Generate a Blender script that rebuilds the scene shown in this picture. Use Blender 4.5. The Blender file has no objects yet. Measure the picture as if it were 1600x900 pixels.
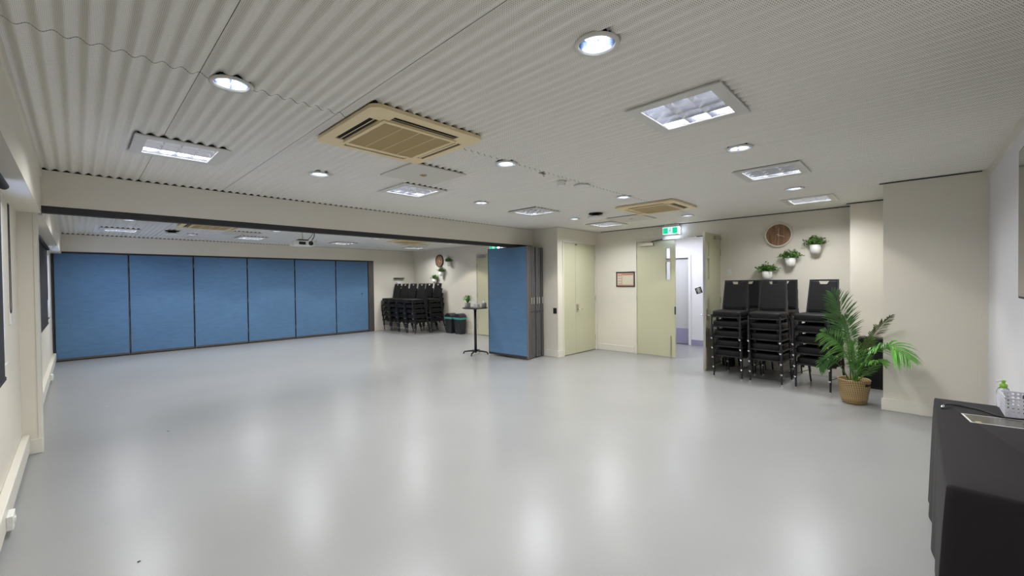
import bpy, bmesh, math, random
from mathutils import Vector, Matrix
random.seed(7)
SC = bpy.context.scene
COL = SC.collection
PI = math.pi

# ------------------------------------------------------------------ camera, world, exposure
cam_d = bpy.data.cameras.new('camera')
cam = bpy.data.objects.new('camera', cam_d)
COL.objects.link(cam)
cam_d.sensor_fit = 'HORIZONTAL'
cam_d.sensor_width = 36.0
cam_d.lens = 36.0 * 654.76 / 1600.0
cam_d.clip_start = 0.02
_yaw, _pit, _rol = math.radians(46.0035), math.radians(-0.7914), math.radians(-0.6431)
_f = Vector((math.sin(_yaw) * math.cos(_pit), math.cos(_yaw) * math.cos(_pit), math.sin(_pit)))
_r = Vector((math.cos(_yaw), -math.sin(_yaw), 0))
_u = _r.cross(_f)
_r2 = math.cos(_rol) * _r + math.sin(_rol) * _u
_u2 = -math.sin(_rol) * _r + math.cos(_rol) * _u
cam.matrix_world = Matrix(((_r2.x, _u2.x, -_f.x, 1.1382), (_r2.y, _u2.y, -_f.y, -0.2319), (_r2.z, _u2.z, -_f.z, 1.6018), (0, 0, 0, 1)))
SC.camera = cam

world = bpy.data.worlds.new('daylight')
SC.world = world
world.use_nodes = True
_bg = world.node_tree.nodes['Background']
_bg.inputs[0].default_value = (0.50, 0.62, 1.0, 1)
_bg.inputs[1].default_value = 5.0

vs = SC.view_settings
vs.view_transform = 'Standard'
vs.look = 'None'
vs.gamma = 1.0
vs.use_curve_mapping = False
vs.exposure = 0.0

P_DOWN = 64.0      # watts of one downlight
P_TROF = 25.0      # watts of one square louvre light

# ------------------------------------------------------------------ measures of the room (metres)
H = 2.75
XLL, XL = 0.744, 0.903          # window wall, face of its bulkhead
W = 9.656                       # door wall
YB0, YB1 = 5.889, 6.05          # beam with the folding wall track
YF = 12.972                     # far operable wall
YC, XC = 5.197, 8.147           # cupboard corner
WB, YBL = 7.931, 0.06           # plastered block by the screen
YTV = -0.79                     # screen wall
HB = 2.403
VOID = 3.10

# ------------------------------------------------------------------ materials
MATS = {}
def mat(name, col, rough=0.5, metal=0.0, spec=0.5, bump=0.0, bscale=60.0, var=0.0, vscale=8.0, emit=None, estr=0.0, trans=0.0, ior=1.45, sheen=0.0, alpha=1.0):
    if name in MATS:
        return MATS[name]
    m = bpy.data.materials.new(name)
    m.use_nodes = True
    nt = m.node_tree
    b = nt.nodes['Principled BSDF']
    b.inputs['Base Color'].default_value = (*col, 1)
    b.inputs['Roughness'].default_value = rough
    b.inputs['Metallic'].default_value = metal
    b.inputs['Specular IOR Level'].default_value = spec
    b.inputs['IOR'].default_value = ior
    if trans:
        b.inputs['Transmission Weight'].default_value = trans
    if sheen:
        b.inputs['Sheen Weight'].default_value = sheen
    if emit:
        b.inputs['Emission Color'].default_value = (*emit, 1)
        b.inputs['Emission Strength'].default_value = estr
    if var or bump:
        geo = nt.nodes.new('ShaderNodeNewGeometry')
    if var:
        n = nt.nodes.new('ShaderNodeTexNoise')
        n.inputs['Scale'].default_value = vscale
        n.inputs['Detail'].default_value = 5
        nt.links.new(geo.outputs['Position'], n.inputs['Vector'])
        r = nt.nodes.new('ShaderNodeMapRange')
        r.inputs['From Min'].default_value = 0.3
        r.inputs['From Max'].default_value = 0.7
        r.inputs['To Min'].default_value = 1 - var
        r.inputs['To Max'].default_value = 1 + var
        nt.links.new(n.outputs['Fac'], r.inputs['Value'])
        mx = nt.nodes.new('ShaderNodeVectorMath')
        mx.operation = 'SCALE'
        mx.inputs[0].default_value = col
        nt.links.new(r.outputs['Result'], mx.inputs['Scale'])
        nt.links.new(mx.outputs['Vector'], b.inputs['Base Color'])
    if bump:
        n2 = nt.nodes.new('ShaderNodeTexNoise')
        n2.inputs['Scale'].default_value = bscale
        n2.inputs['Detail'].default_value = 3
        nt.links.new(geo.outputs['Position'], n2.inputs['Vector'])
        bp = nt.nodes.new('ShaderNodeBump')
        bp.inputs['Strength'].default_value = bump
        bp.inputs['Distance'].default_value = 0.003
        nt.links.new(n2.outputs['Fac'], bp.inputs['Height'])
        nt.links.new(bp.outputs['Normal'], b.inputs['Normal'])
    MATS[name] = m
    return m

M_WALL = mat('wall_paint', (0.72, 0.68, 0.585), 0.55, bump=0.08, bscale=120, var=0.015, vscale=1.5)
M_TRIM = mat('trim_paint', (0.70, 0.67, 0.59), 0.35)
M_DOOR = mat('door_paint', (0.53, 0.52, 0.36), 0.42, bump=0.03, bscale=40)
M_TRACK = mat('track_metal', (0.045, 0.042, 0.045), 0.45, metal=0.3)
M_JAMB = mat('jamb_metal', (0.13, 0.115, 0.105), 0.45, metal=0.5)
M_ALU = mat('panel_edge_metal', (0.22, 0.20, 0.19), 0.42, metal=0.6)
M_ALU_D = mat('dark_seal', (0.035, 0.033, 0.035), 0.6)
M_VOID = mat('void_dark', (0.02, 0.02, 0.02), 0.9)  # near-black standing in for shade in gaps, slots and the ceiling void
M_BLACK = mat('black_plastic', (0.014, 0.014, 0.016), 0.5)
M_BLACKM = mat('black_metal', (0.022, 0.022, 0.024), 0.38, metal=0.2)
M_GREYM = mat('grey_metal_frame', (0.022, 0.022, 0.025), 0.45, metal=0.2)
M_VINYL = mat('black_vinyl', (0.0065, 0.006, 0.0065), 0.58, spec=.32, bump=0.12, bscale=220)
M_CHROME = mat('chrome', (0.75, 0.75, 0.74), 0.22, metal=1.0)
M_STEEL = mat('brushed_steel', (0.50, 0.47, 0.42), 0.35, metal=1.0)
M_WHITEP = mat('white_plastic', (0.75, 0.75, 0.72), 0.4)
M_TRIMW = mat('light_frame_white', (0.62, 0.61, 0.57), 0.45)
M_REFL = mat('reflector', (0.86, 0.88, 0.95), 0.22, metal=1.0)
M_LAMP = mat('lamp_glow', (1, 1, 1), 0.5, emit=(0.93, 0.96, 1.0), estr=20.0)
M_LAMPD = mat('compact_lamp_glow', (1, 1, 1), 0.5, emit=(0.95, 0.97, 1.0), estr=3.8)
M_REFLD = mat('downlight_reflector', (0.62, 0.70, 0.86), 0.18, metal=1.0)
M_AC = mat('aged_ac_plastic', (0.78, 0.64, 0.38), 0.45)
M_ACG = mat('aged_ac_grille', (0.48, 0.36, 0.165), 0.6)
M_PANELW = mat('access_panel_white', (0.60, 0.58, 0.52), 0.5)
M_BRASS = mat('brass', (0.55, 0.36, 0.10), 0.35, metal=0.9)
M_GLASS = mat('clear_glass', (0.95, 0.97, 1.0), 0.03, trans=1.0, ior=1.45)
M_BLIND = mat('blind_fabric', (0.018, 0.018, 0.022), 0.8)
M_LEAF = mat('leaf_green', (0.085, 0.19, 0.035), 0.42, var=0.35, vscale=14)
M_LEAFP = mat('palm_green', (0.10, 0.26, 0.045), 0.36, var=0.35, vscale=9)
M_LEAFD = mat('palm_dark_green', (0.045, 0.14, 0.03), 0.4, var=0.3, vscale=9)
M_LEAFO = mat('palm_olive', (0.10, 0.12, 0.035), 0.45, var=0.3, vscale=9)
M_LEAFB = mat('palm_bright', (0.15, 0.42, 0.07), 0.3, var=0.3, vscale=9)
M_POT = mat('white_ceramic', (0.78, 0.77, 0.74), 0.35)
M_POTG = mat('grey_concrete', (0.28, 0.27, 0.25), 0.8, bump=0.15, bscale=90)
M_SOIL = mat('soil', (0.03, 0.022, 0.015), 0.95)
M_CLOCKR = mat('clock_rim_white', (0.72, 0.69, 0.60), 0.4)
M_CLOCKD = mat('clock_rim_black', (0.02, 0.02, 0.02), 0.4)
M_CLOTH = mat('black_cloth', (0.0125, 0.0105, 0.012), 0.8, spec=.25, bump=0.25, bscale=35, sheen=0.06)
M_BIN = mat('bin_black', (0.022, 0.024, 0.027), 0.45)
M_BAG = mat('bin_liner_teal', (0.06, 0.34, 0.28), 0.35)
M_CORR = mat('corridor_paint', (0.72, 0.71, 0.74), 0.5)
M_CORRD = mat('corridor_door', (0.52, 0.52, 0.54), 0.45)
M_VIOLET = mat('violet_kick', (0.30, 0.28, 0.42), 0.45)
M_GREENP = mat('green_pump', (0.28, 0.60, 0.06), 0.35)
M_NAVY = mat('navy_plastic', (0.012, 0.016, 0.09), 0.4)

def wood_mat():
    m = bpy.data.materials.new('clock_wood'); m.use_nodes = True
    nt = m.node_tree; b = nt.nodes['Principled BSDF']
    tc = nt.nodes.new('ShaderNodeTexCoord'); mp = nt.nodes.new('ShaderNodeMapping')
    mp.inputs['Scale'].default_value = (5, 26, 3)
    n = nt.nodes.new('ShaderNodeTexNoise'); n.inputs['Scale'].default_value = 1.6; n.inputs['Detail'].default_value = 6
    cr = nt.nodes.new('ShaderNodeValToRGB')
    cr.color_ramp.elements[0].color = (0.15, 0.075, 0.038, 1); cr.color_ramp.elements[0].position = 0.3
    cr.color_ramp.elements[1].color = (0.34, 0.19, 0.10, 1); cr.color_ramp.elements[1].position = 0.7
    nt.links.new(tc.outputs['Object'], mp.inputs['Vector']); nt.links.new(mp.outputs['Vector'], n.inputs['Vector'])
    nt.links.new(n.outputs['Fac'], cr.inputs['Fac']); nt.links.new(cr.outputs['Color'], b.inputs['Base Color'])
    b.inputs['Roughness'].default_value = 0.5
    return m
M_WOOD = wood_mat()

def floor_mat():
    m = bpy.data.materials.new('grey_vinyl'); m.use_nodes = True
    nt = m.node_tree; b = nt.nodes['Principled BSDF']; L = nt.links.new
    g = nt.nodes.new('ShaderNodeNewGeometry')
    n1 = nt.nodes.new('ShaderNodeTexNoise'); n1.inputs['Scale'].default_value = 260; n1.inputs['Detail'].default_value = 2
    n2 = nt.nodes.new('ShaderNodeTexNoise'); n2.inputs['Scale'].default_value = 1.3; n2.inputs['Detail'].default_value = 6
    for n in (n1, n2): L(g.outputs['Position'], n.inputs['Vector'])
    cr = nt.nodes.new('ShaderNodeValToRGB')
    cr.color_ramp.elements[0].position = 0.30; cr.color_ramp.elements[0].color = (0.258, 0.261, 0.262, 1)
    cr.color_ramp.elements[1].position = 0.66; cr.color_ramp.elements[1].color = (0.298, 0.302, 0.301, 1)
    L(n1.outputs['Fac'], cr.inputs['Fac'])
    mr = nt.nodes.new('ShaderNodeMapRange'); mr.inputs['From Min'].default_value = .3; mr.inputs['From Max'].default_value = .7
    mr.inputs['To Min'].default_value = .965; mr.inputs['To Max'].default_value = 1.03
    L(n2.outputs['Fac'], mr.inputs['Value'])
    sc = nt.nodes.new('ShaderNodeVectorMath'); sc.operation = 'SCALE'
    L(cr.outputs['Color'], sc.inputs[0]); L(mr.outputs['Result'], sc.inputs['Scale']); L(sc.outputs['Vector'], b.inputs['Base Color'])
    b.inputs['Roughness'].default_value = 0.285
    b.inputs['Specular IOR Level'].default_value = 0.5
    return m
M_FLOOR = floor_mat()

def ceil_mat():
    m = bpy.data.materials.new('perforated_sheet'); m.use_nodes = True
    nt = m.node_tree; b = nt.nodes['Principled BSDF']; L = nt.links.new
    g = nt.nodes.new('ShaderNodeNewGeometry')
    mp = nt.nodes.new('ShaderNodeMapping'); mp.inputs['Rotation'].default_value = (0, 0, PI / 4); mp.inputs['Scale'].default_value = (1, 1, 0)
    L(g.outputs['Position'], mp.inputs['Vector'])
    v = nt.nodes.new('ShaderNodeTexVoronoi'); v.voronoi_dimensions = '2D'
    v.inputs['Scale'].default_value = 1 / 0.0075; v.inputs['Randomness'].default_value = 0.0
    L(mp.outputs['Vector'], v.inputs['Vector'])
    cr = nt.nodes.new('ShaderNodeValToRGB')
    cr.color_ramp.elements[0].position = 0.20; cr.color_ramp.elements[0].color = (0.16, 0.15, 0.13, 1)
    cr.color_ramp.elements[1].position = 0.29; cr.color_ramp.elements[1].color = (0.88, 0.855, 0.785, 1)
    L(v.outputs['Distance'], cr.inputs['Fac']); L(cr.outputs['Color'], b.inputs['Base Color'])
    b.inputs['Roughness'].default_value = 0.42
    return m
M_CEIL = ceil_mat()

def fabric_mat(name, col):
    m = bpy.data.materials.new(name); m.use_nodes = True
    nt = m.node_tree; b = nt.nodes['Principled BSDF']; L = nt.links.new
    g = nt.nodes.new('ShaderNodeNewGeometry')
    n1 = nt.nodes.new('ShaderNodeTexNoise'); n1.inputs['Scale'].default_value = 90; n1.inputs['Detail'].default_value = 4
    n2 = nt.nodes.new('ShaderNodeTexNoise'); n2.inputs['Scale'].default_value = 5; n2.inputs['Detail'].default_value = 5
    mp = nt.nodes.new('ShaderNodeMapping'); mp.inputs['Scale'].default_value = (1, 1, 3.5)
    L(g.outputs['Position'], mp.inputs['Vector'])
    for n in (n1, n2): L(mp.outputs['Vector'], n.inputs['Vector'])
    ad = nt.nodes.new('ShaderNodeMath'); ad.operation = 'ADD'
    L(n1.outputs['Fac'], ad.inputs[0]); L(n2.outputs['Fac'], ad.inputs[1])
    mr = nt.nodes.new('ShaderNodeMapRange'); mr.inputs['From Min'].default_value = .7; mr.inputs['From Max'].default_value = 1.3
    mr.inputs['To Min'].default_value = .88; mr.inputs['To Max'].default_value = 1.12
    L(ad.outputs['Value'], mr.inputs['Value'])
    sc = nt.nodes.new('ShaderNodeVectorMath'); sc.operation = 'SCALE'; sc.inputs[0].default_value = col
    L(mr.outputs['Result'], sc.inputs['Scale']); L(sc.outputs['Vector'], b.inputs['Base Color'])
    bp = nt.nodes.new('ShaderNodeBump'); bp.inputs['Strength'].default_value = .3; bp.inputs['Distance'].default_value = .002
    L(n1.outputs['Fac'], bp.inputs['Height']); L(bp.outputs['Normal'], b.inputs['Normal'])
    b.inputs['Roughness'].default_value = 0.75
    b.inputs['Sheen Weight'].default_value = 0.2
    return m
M_BLUE = fabric_mat('blue_panel_fabric', (0.085, 0.185, 0.33))

def weave_mat():
    m = bpy.data.materials.new('woven_basket'); m.use_nodes = True
    nt = m.node_tree; b = nt.nodes['Principled BSDF']; L = nt.links.new
    tc = nt.nodes.new('ShaderNodeTexCoord')
    sx = nt.nodes.new('ShaderNodeSeparateXYZ'); L(tc.outputs['Object'], sx.inputs['Vector'])
    at = nt.nodes.new('ShaderNodeMath'); at.operation = 'ARCTAN2'; L(sx.outputs['Y'], at.inputs[0]); L(sx.outputs['X'], at.inputs[1])
    cb = nt.nodes.new('ShaderNodeCombineXYZ')
    k = nt.nodes.new('ShaderNodeMath'); k.operation = 'MULTIPLY'; k.inputs[1].default_value = 0.155
    L(at.outputs['Value'], k.inputs[0]); L(k.outputs['Value'], cb.inputs['X']); L(sx.outputs['Z'], cb.inputs['Y'])
    mp = nt.nodes.new('ShaderNodeMapping'); mp.inputs['Rotation'].default_value = (0, 0, .6); L(cb.outputs['Vector'], mp.inputs['Vector'])
    ck = nt.nodes.new('ShaderNodeTexChecker'); ck.inputs['Scale'].default_value = 62
    ck.inputs['Color1'].default_value = (0.42, 0.30, 0.14, 1); ck.inputs['Color2'].default_value = (0.17, 0.105, 0.042, 1)
    L(mp.outputs['Vector'], ck.inputs['Vector']); L(ck.outputs['Color'], b.inputs['Base Color'])
    bp = nt.nodes.new('ShaderNodeBump'); bp.inputs['Strength'].default_value = .6; bp.inputs['Distance'].default_value = .004
    L(ck.outputs['Fac'], bp.inputs['Height']); L(bp.outputs['Normal'], b.inputs['Normal'])
    b.inputs['Roughness'].default_value = 0.7
    return m
M_WEAVE = weave_mat()

# ------------------------------------------------------------------ mesh helpers
class MB:
    def __init__(s): s.v = []; s.f = []
    def add(s, vs_, fs_):
        o = len(s.v); s.v += [tuple(p) for p in vs_]; s.f += [tuple(i + o for i in q) for q in fs_]; return s
    def box(s, x0, x1, y0, y1, z0, z1):
        return s.add([(x0, y0, z0), (x1, y0, z0), (x1, y1, z0), (x0, y1, z0), (x0, y0, z1), (x1, y0, z1), (x1, y1, z1), (x0, y1, z1)],
                     [(3, 2, 1, 0), (4, 5, 6, 7), (0, 1, 5, 4), (1, 2, 6, 5), (2, 3, 7, 6), (3, 0, 4, 7)])
    def bar(s, p, q, w, h, up=(0, 0, 1)):
        p = Vector(p); q = Vector(q); d = (q - p).normalized(); up = Vector(up)
        if abs(d.dot(up)) > .95: up = Vector((1, 0, 0))
        a = d.cross(up).normalized(); b = a.cross(d).normalized()
        vs_ = [c + a * sa * w / 2 + b * sb * h / 2 for c in (p, q) for sa, sb in ((-1, -1), (1, -1), (1, 1), (-1, 1))]
        return s.add(vs_, [(0, 1, 2, 3), (7, 6, 5, 4), (0, 4, 5, 1), (1, 5, 6, 2), (2, 6, 7, 3), (3, 7, 4, 0)])
    def tube(s, pts, r, n=8):
        pts = [Vector(p) for p in pts]; rs = r if isinstance(r, (list, tuple)) else [r] * len(pts)
        o = len(s.v); prev = None
        for i, p in enumerate(pts):
            d = (pts[min(i + 1, len(pts) - 1)] - pts[max(i - 1, 0)]).normalized()
            a = prev - d * prev.dot(d) if prev is not None else d.cross(Vector((0, 0, 1)) if abs(d.z) < .9 else Vector((1, 0, 0)))
            a.normalize(); prev = a; b = d.cross(a)
            for k in range(n):
                t = 2 * PI * k / n; s.v.append(tuple(p + (a * math.cos(t) + b * math.sin(t)) * rs[i]))
        for i in range(len(pts) - 1):
            for k in range(n):
                s.f.append((o + i * n + k, o + i * n + (k + 1) % n, o + (i + 1) * n + (k + 1) % n, o + (i + 1) * n + k))
        s.f.append(tuple(o + k for k in range(n - 1, -1, -1)))
        s.f.append(tuple(o + (len(pts) - 1) * n + k for k in range(n)))
        return s
    def lathe(s, prof, n=24, c=(0, 0, 0), axis='z', a0=0.0, a1=2 * PI):
        full = abs(a1 - a0 - 2 * PI) < 1e-6; m = n if full else n + 1; o = len(s.v)
        for r, z in prof:
            for k in range(m):
                t = a0 + (a1 - a0) * k / n; p = (r * math.cos(t), r * math.sin(t), z)
                if axis == 'x': p = (p[2], p[0], p[1])
                elif axis == 'y': p = (p[0], p[2], p[1])
                s.v.append((c[0] + p[0], c[1] + p[1], c[2] + p[2]))
        for i in range(len(prof) - 1):
            for k in range(n if full else n):
                k2 = (k + 1) % m if full else k + 1
                s.f.append((o + i * m + k, o + i * m + k2, o + (i + 1) * m + k2, o + (i + 1) * m + k))
        return s
    def build(s, name, m, parent=None, loc=None, smooth=False, bevel=0.0, bseg=2, solid=0.0):
        me = bpy.data.meshes.new(name); me.from_pydata(s.v, [], s.f); me.update()
        bm = bmesh.new(); bm.from_mesh(me)
        bmesh.ops.remove_doubles(bm, verts=bm.verts, dist=1e-6)
        bmesh.ops.recalc_face_normals(bm, faces=bm.faces); bm.to_mesh(me); bm.free()
        me.materials.append(m)
        if smooth:
            for p in me.polygons: p.use_smooth = True
        o = bpy.data.objects.new(name, me); COL.objects.link(o)
        if parent: o.parent = parent
        if loc: o.location = loc
        if solid:
            md = o.modifiers.new('solid', 'SOLIDIFY'); md.thickness = solid; md.offset = 0
        if bevel:
            md = o.modifiers.new('bevel', 'BEVEL'); md.width = bevel; md.segments = bseg; md.limit_method = 'ANGLE'; md.angle_limit = .6
        return o

def tag(o, label, cat, group=None, kind=None):
    o['label'] = label; o['category'] = cat
    if group: o['group'] = group
    if kind: o['kind'] = kind
    return o
def thing(name, label, cat, loc=(0, 0, 0), rz=0.0, group=None):
    o = bpy.data.objects.new(name, None); COL.objects.link(o)
    o.empty_display_size = .1; o.location = loc; o.rotation_euler = (0, 0, rz)
    return tag(o, label, cat, group)
def struct(o, label, cat): return tag(o, label, cat, None, 'structure')
def box(x0, x1, y0, y1, z0, z1): return MB().box(x0, x1, y0, y1, z0, z1)
def copy_tree(o, parent=None):
    c = o.copy(); COL.objects.link(c); c.parent = parent
    for ch in o.children: copy_tree(ch, c)
    return c
def light(name, typ, energy, parent, loc, color=(1, 1, 1), size=.1, shape='DISK', sy=None, rot=(0, 0, 0), spread=None):
    d = bpy.data.lights.new(name, typ); d.energy = energy; d.color = color
    if typ == 'AREA':
        d.shape = shape; d.size = size
        if sy: d.size_y = sy
        if spread: d.spread = spread
    o = bpy.data.objects.new(name, d); COL.objects.link(o); o.location = loc; o.rotation_euler = rot
    if parent: o.parent = parent
    return o

# ------------------------------------------------------------------ fittings on the ceiling grid
GX = [1.76, 2.905, 4.03, 5.18, 6.31, 7.475, 8.62]
R1, R2, R3 = 0.885, 2.66, 4.245          # rows of the front room
F1, F2, F3 = 11.40, 9.56, 7.78           # rows of the far room (mirrored)
TROF = [(GX[0], R1), (GX[2], R1), (GX[4], R1), (GX[6] - .09, R1), (GX[0], R3 + .02), (GX[2] + .01, R3 + .02), (GX[4] + .02, R3 + .02), (GX[6] - .06, R3 + .02),
        (GX[0], F1 - .05), (4.09, F1), (6.32, F1 - .06), (8.72, F1 + .06), (GX[0], F3), (GX[2], F3), (GX[4], F3), (GX[6], F3)]
DOWN = [(GX[1], R1), (GX[3] - .01, R1), (GX[5], R1), (1.767, 2.578), (GX[2] + .01, 2.632), (6.348, 2.659), (8.68, 2.70),
        (GX[1], R3), (GX[3] + .01, R3 + .03), (GX[5], R3 + .03),
        (1.778, 9.5), (4.10, 9.58), (6.41, 9.62), (8.68, 9.57), (2.937, 11.45), (5.2, 11.45), (7.60, 11.49), (GX[1], F3), (GX[3], F3), (GX[5], F3)]
ACS = [(2.915, 2.69), (7.42, 2.69), (2.93, 9.5), (7.47, 9.72)]
HOLES = [('r', x, y, .262) for x, y in TROF] + [('c', x, y, .094) for x, y in DOWN]

# ------------------------------------------------------------------ floor and ceiling
struct(box(0.4, 12.2, -1.1, 13.3, -.12, 0).build('floor', M_FLOOR), 'grey speckled sheet vinyl floor with a soft sheen', 'floor')
ceil = struct(box(0.4, 9.9, -1.1, 13.3, VOID, VOID + .1).build('ceiling', M_VOID), 'corrugated perforated metal sheet ceiling painted off white', 'ceiling')
PIT, AMP, SEAM0 = 0.0772, 0.0105, 1.622
def sheet(k, y0, y1, cut=None):
    xa = max(SEAM0 + (k) * PIT * 10 + .0015, 0.86); xb = min(SEAM0 + (k + 1) * PIT * 10 - .0015, W + .01)
    if cut: xb = min(xb, cut)
    if xb - xa < .05: return
    n = int(round((xb - xa) / (PIT / 14))); xs = [xa + (xb - xa) * i / n for i in range(n + 1)]
    ys = {y0, y1}
    hs = [h for h in HOLES if xa - h[3] < h[1] < xb + h[3] and y0 - h[3] < h[2] < y1 + h[3]]
    for h in hs:
        m = 14 if h[0] == 'c' else 1
        for i in range(m + 1):
            y = h[2] - h[3] + 2 * h[3] * i / m
            if y0 < y < y1: ys.add(y)
    ys = sorted(ys); vs_ = []; fs_ = []
    for x in xs:
        z = H + AMP + AMP * math.cos(2 * PI * (x - SEAM0) / PIT)
        for y in ys: vs_.append((x, y, z))
    ny = len(ys)
    for i in range(n):
        xm = (xs[i] + xs[i + 1]) / 2
        for j in range(ny - 1):
            ym = (ys[j] + ys[j + 1]) / 2; skip = False
            for h in hs:
                if h[0] == 'r' and abs(xm - h[1]) < h[3] and abs(ym - h[2]) < h[3]: skip = True
                if h[0] == 'c' and math.hypot(xm - h[1], ym - h[2]) < h[3]: skip = True
            if not skip: fs_.append((i * ny + j, (i + 1) * ny + j, (i + 1) * ny + j + 1, i * ny + j + 1))
    MB().add(vs_, fs_).build('corrugated_sheet', M_CEIL, ceil, smooth=True)
for k in range(-1, 11):
    sheet(k, YTV - .02, 2.590)
    sheet(k, 2.596, YB0 + .01)
    sheet(k, YB1 - .01, 9.43)
    sheet(k, 9.436, YF + .01)

# ------------------------------------------------------------------ walls
def hwall(name, label, m, boxes, cat='wall'):
    b = MB()
    for q in boxes: b.box(*q)
    return struct(b.build(name, m), label, cat)
NW = (1.0, 4.78, 1.03, 2.26)       # near window  y0 y1 z0 z1
FW = (7.4, 12.2, 1.00, 2.24)      # far window
hwall('wall_left', 'cream window wall with dark blinds', M_WALL, [
    (.55, XLL, -1, NW[0], 0, VOID), (.55, XLL, NW[0], NW[1], 0, NW[2]), (.55, XLL, NW[0], NW[1], NW[3], VOID),
    (.55, XLL, NW[1], FW[0], 0, VOID), (.55, XLL, FW[0], FW[1], 0, FW[2]), (.55, XLL, FW[0], FW[1], FW[3], VOID), (.55, XLL, FW[1], 13.2, 0, VOID)])
hwall('wall_left_bulkhead', 'cream boxed bulkhead running above the blinds', M_WALL, [(XLL, XL, YTV, YB0, 2.324, VOID), (XLL, XL, YB1, YF - .008, 2.324, VOID)])
struct(MB().box(XL, XL + .012, YTV, YB0, 2.675, H + .004).box(XL, XL + .012, YB1, YF, 2.675, H + .004).build('trim_1', M_TRIM), 'cover strip between the bulkhead and corrugated ceiling', 'trim')
hwall('wall_header', 'cream beam over the opening between the two rooms', M_WALL, [(XLL, XC, YB0, YB1, HB, H - .001)])
hwall('wall_pier', 'cream pier under the left end of the beam', M_WALL, [(XLL, .853, YB0, YB1, 0, HB)])
struct(box(.845, .876, YB0 - .006, YB1 + .006, 0, HB - .002).build('trim_2', M_TRIM, bevel=.003), 'pale jamb edging on the pier', 'trim')
struct(box(XLL, XC, YB0 + .016, YB1 - .016, H - .001, VOID).build('trim_3', M_VOID), 'added black strip for the shade between beam and corrugated ceiling', 'trim')  # black filler; shade of the scalloped gaps put into its colour
struct(box(.55, W, YF + .018, YF + .06, H - .001, VOID).build('trim_4', M_VOID), 'added black strip for the gap shade above the far wall', 'trim')  # painted gap shade where the sheets meet the end wall
tr = MB().box(.876, XC, YB0 + .03, YB1 - .03, 2.352, HB).box(.876, XC, YB0 + .03, YB0 + .055, 2.338, 2.352).box(.876, XC, YB1 - .055, YB1 - .03, 2.338, 2.352)
struct(tr.build('trim_5', M_TRACK), 'dark metal sliding track under the beam', 'track')

hwall('wall_closet', 'cream walls of the built-in cupboard', M_WALL, [
    (XC, 8.335, YC, YC + .12, 0, H - .001), (8.335, 9.60, YC, YC + .12, 2.465, H - .001), (9.60, W, YC, YC + .12, 0, H - .001),
    (XC, XC + .1, YC + .12, YB1 + .15, 0, H - .001), (XC, W, YB1 + .03, YB1 + .15, 0, H - .001)])
struct(box(XC + .012, W, YC + .02, YC + .05, H - .001, VOID).build('trim_6', M_VOID), 'added black strip for the gap shade above the cupboard wall', 'trim')  # dark of the gap over the cupboard wall, painted as a strip
DY0, DY1, DZ = 2.475, 4.185, 2.45
EY0, EY1 = 8.64, 9.49
hwall('wall_right', 'cream wall with the double door, clock and planters', M_WALL, [
    (W, W + .14, -1, DY0 - .03, 0, VOID), (W, W + .14, DY0 - .03, DY1 + .03, DZ + .03, VOID), (W, W + .14, DY1 + .03, EY0 - .03, 0, VOID),
    (W, W + .14, EY0 - .03, EY1 + .03, 2.49, VOID), (W, W + .14, EY1 + .03, 13.2, 0, VOID)])
hwall('wall_column', 'cream column at the end of the alcove', M_WALL, [(9.34, W, .03, .50, 0, H - .001)])
hwall('wall_block', 'broad cream wall block beside the screen wall', M_WALL, [(WB, W + .14, YTV - .1, YBL, 0, H - .001)])
hwall('wall_front', 'cream wall carrying the screen', M_CORR, [(.55, WB, YTV - .16, YTV, 0, VOID)])
struct(MB().box(WB - .012, WB, YTV, YTV + .05, 0, H - .08).box(XL, WB, YTV, YTV + .012, 2.67, H + .004).build('trim_7', M_TRIM), 'cover strips around the screen wall corner', 'trim')
struct(MB().box(WB - .006, WB + .01, YTV + .05, YBL + .035, H - .014, H - .002).box(9.334, 9.35, YBL, .545, H - .014, H - .002).box(W - .012, W, .50, DY1 + .9, H - .012, H).build('trim_8', M_TRACK), 'dark shadow line trim under the ceiling', 'trim')
hwall('wall_back', 'cream end wall around the far folding wall', M_WALL, [
    (.55, 8.085, YF, YF + .14, 2.372, H - .001), (8.085, W + .1, YF, YF + .14, 0, H - .001), (.55, .68, YF, YF + .14, 0, 2.372)])
hwall('wall_and_light_backing', 'plain wall behind the far folding wall, plus added backings blocking sky light behind doors', M_WALL, [(.55, 9.8, 13.2, 13.3, 0, VOID), (W + .14, W + .24, 8.3, 9.9, 0, VOID), (11.76, 11.86, 3.7, 5.3, 0, 2.75)])  # door backings are unseen, added to stop sky light leaking under the doors

def baseboard(name, label, boxes):
    b = MB()
    for x0, x1, y0, y1 in boxes: b.box(x0, x1, y0, y1, 0, .145)
    struct(b.build(name, M_TRIM, bevel=.006), label, 'baseboard')
baseboard('baseboard_right', 'cream skirting along the door wall', [(W - .016, W, DY1 + .07, YC), (W - .016, W, .50, DY0 - .07), (W - .016, W, EY1 + .07, YF), (W - .016, W, YB1 + .15, EY0 - .07)])
baseboard('baseboard_block', 'cream skirting on the wall block', [(WB - .022, WB, YTV, YBL + .015)])
baseboard('baseboard_column', 'cream skirting on the column', [(9.324, 9.34, YBL, .516)])
baseboard('baseboard_closet', 'cream skirting around the cupboard corner', [(XC - .016, XC, YC - .016, YB1 + .1), (XC, 8.29, YC - .016, YC)])
baseboard('baseboard_back', 'cream skirting on the end wall', [(8.1, W - .02, YF - .016, YF)])
baseboard('baseboard_pier', 'cream skirting wrapped around the pier', [(XLL, .876, YB0 - .022, YB0 - .006)])
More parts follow.
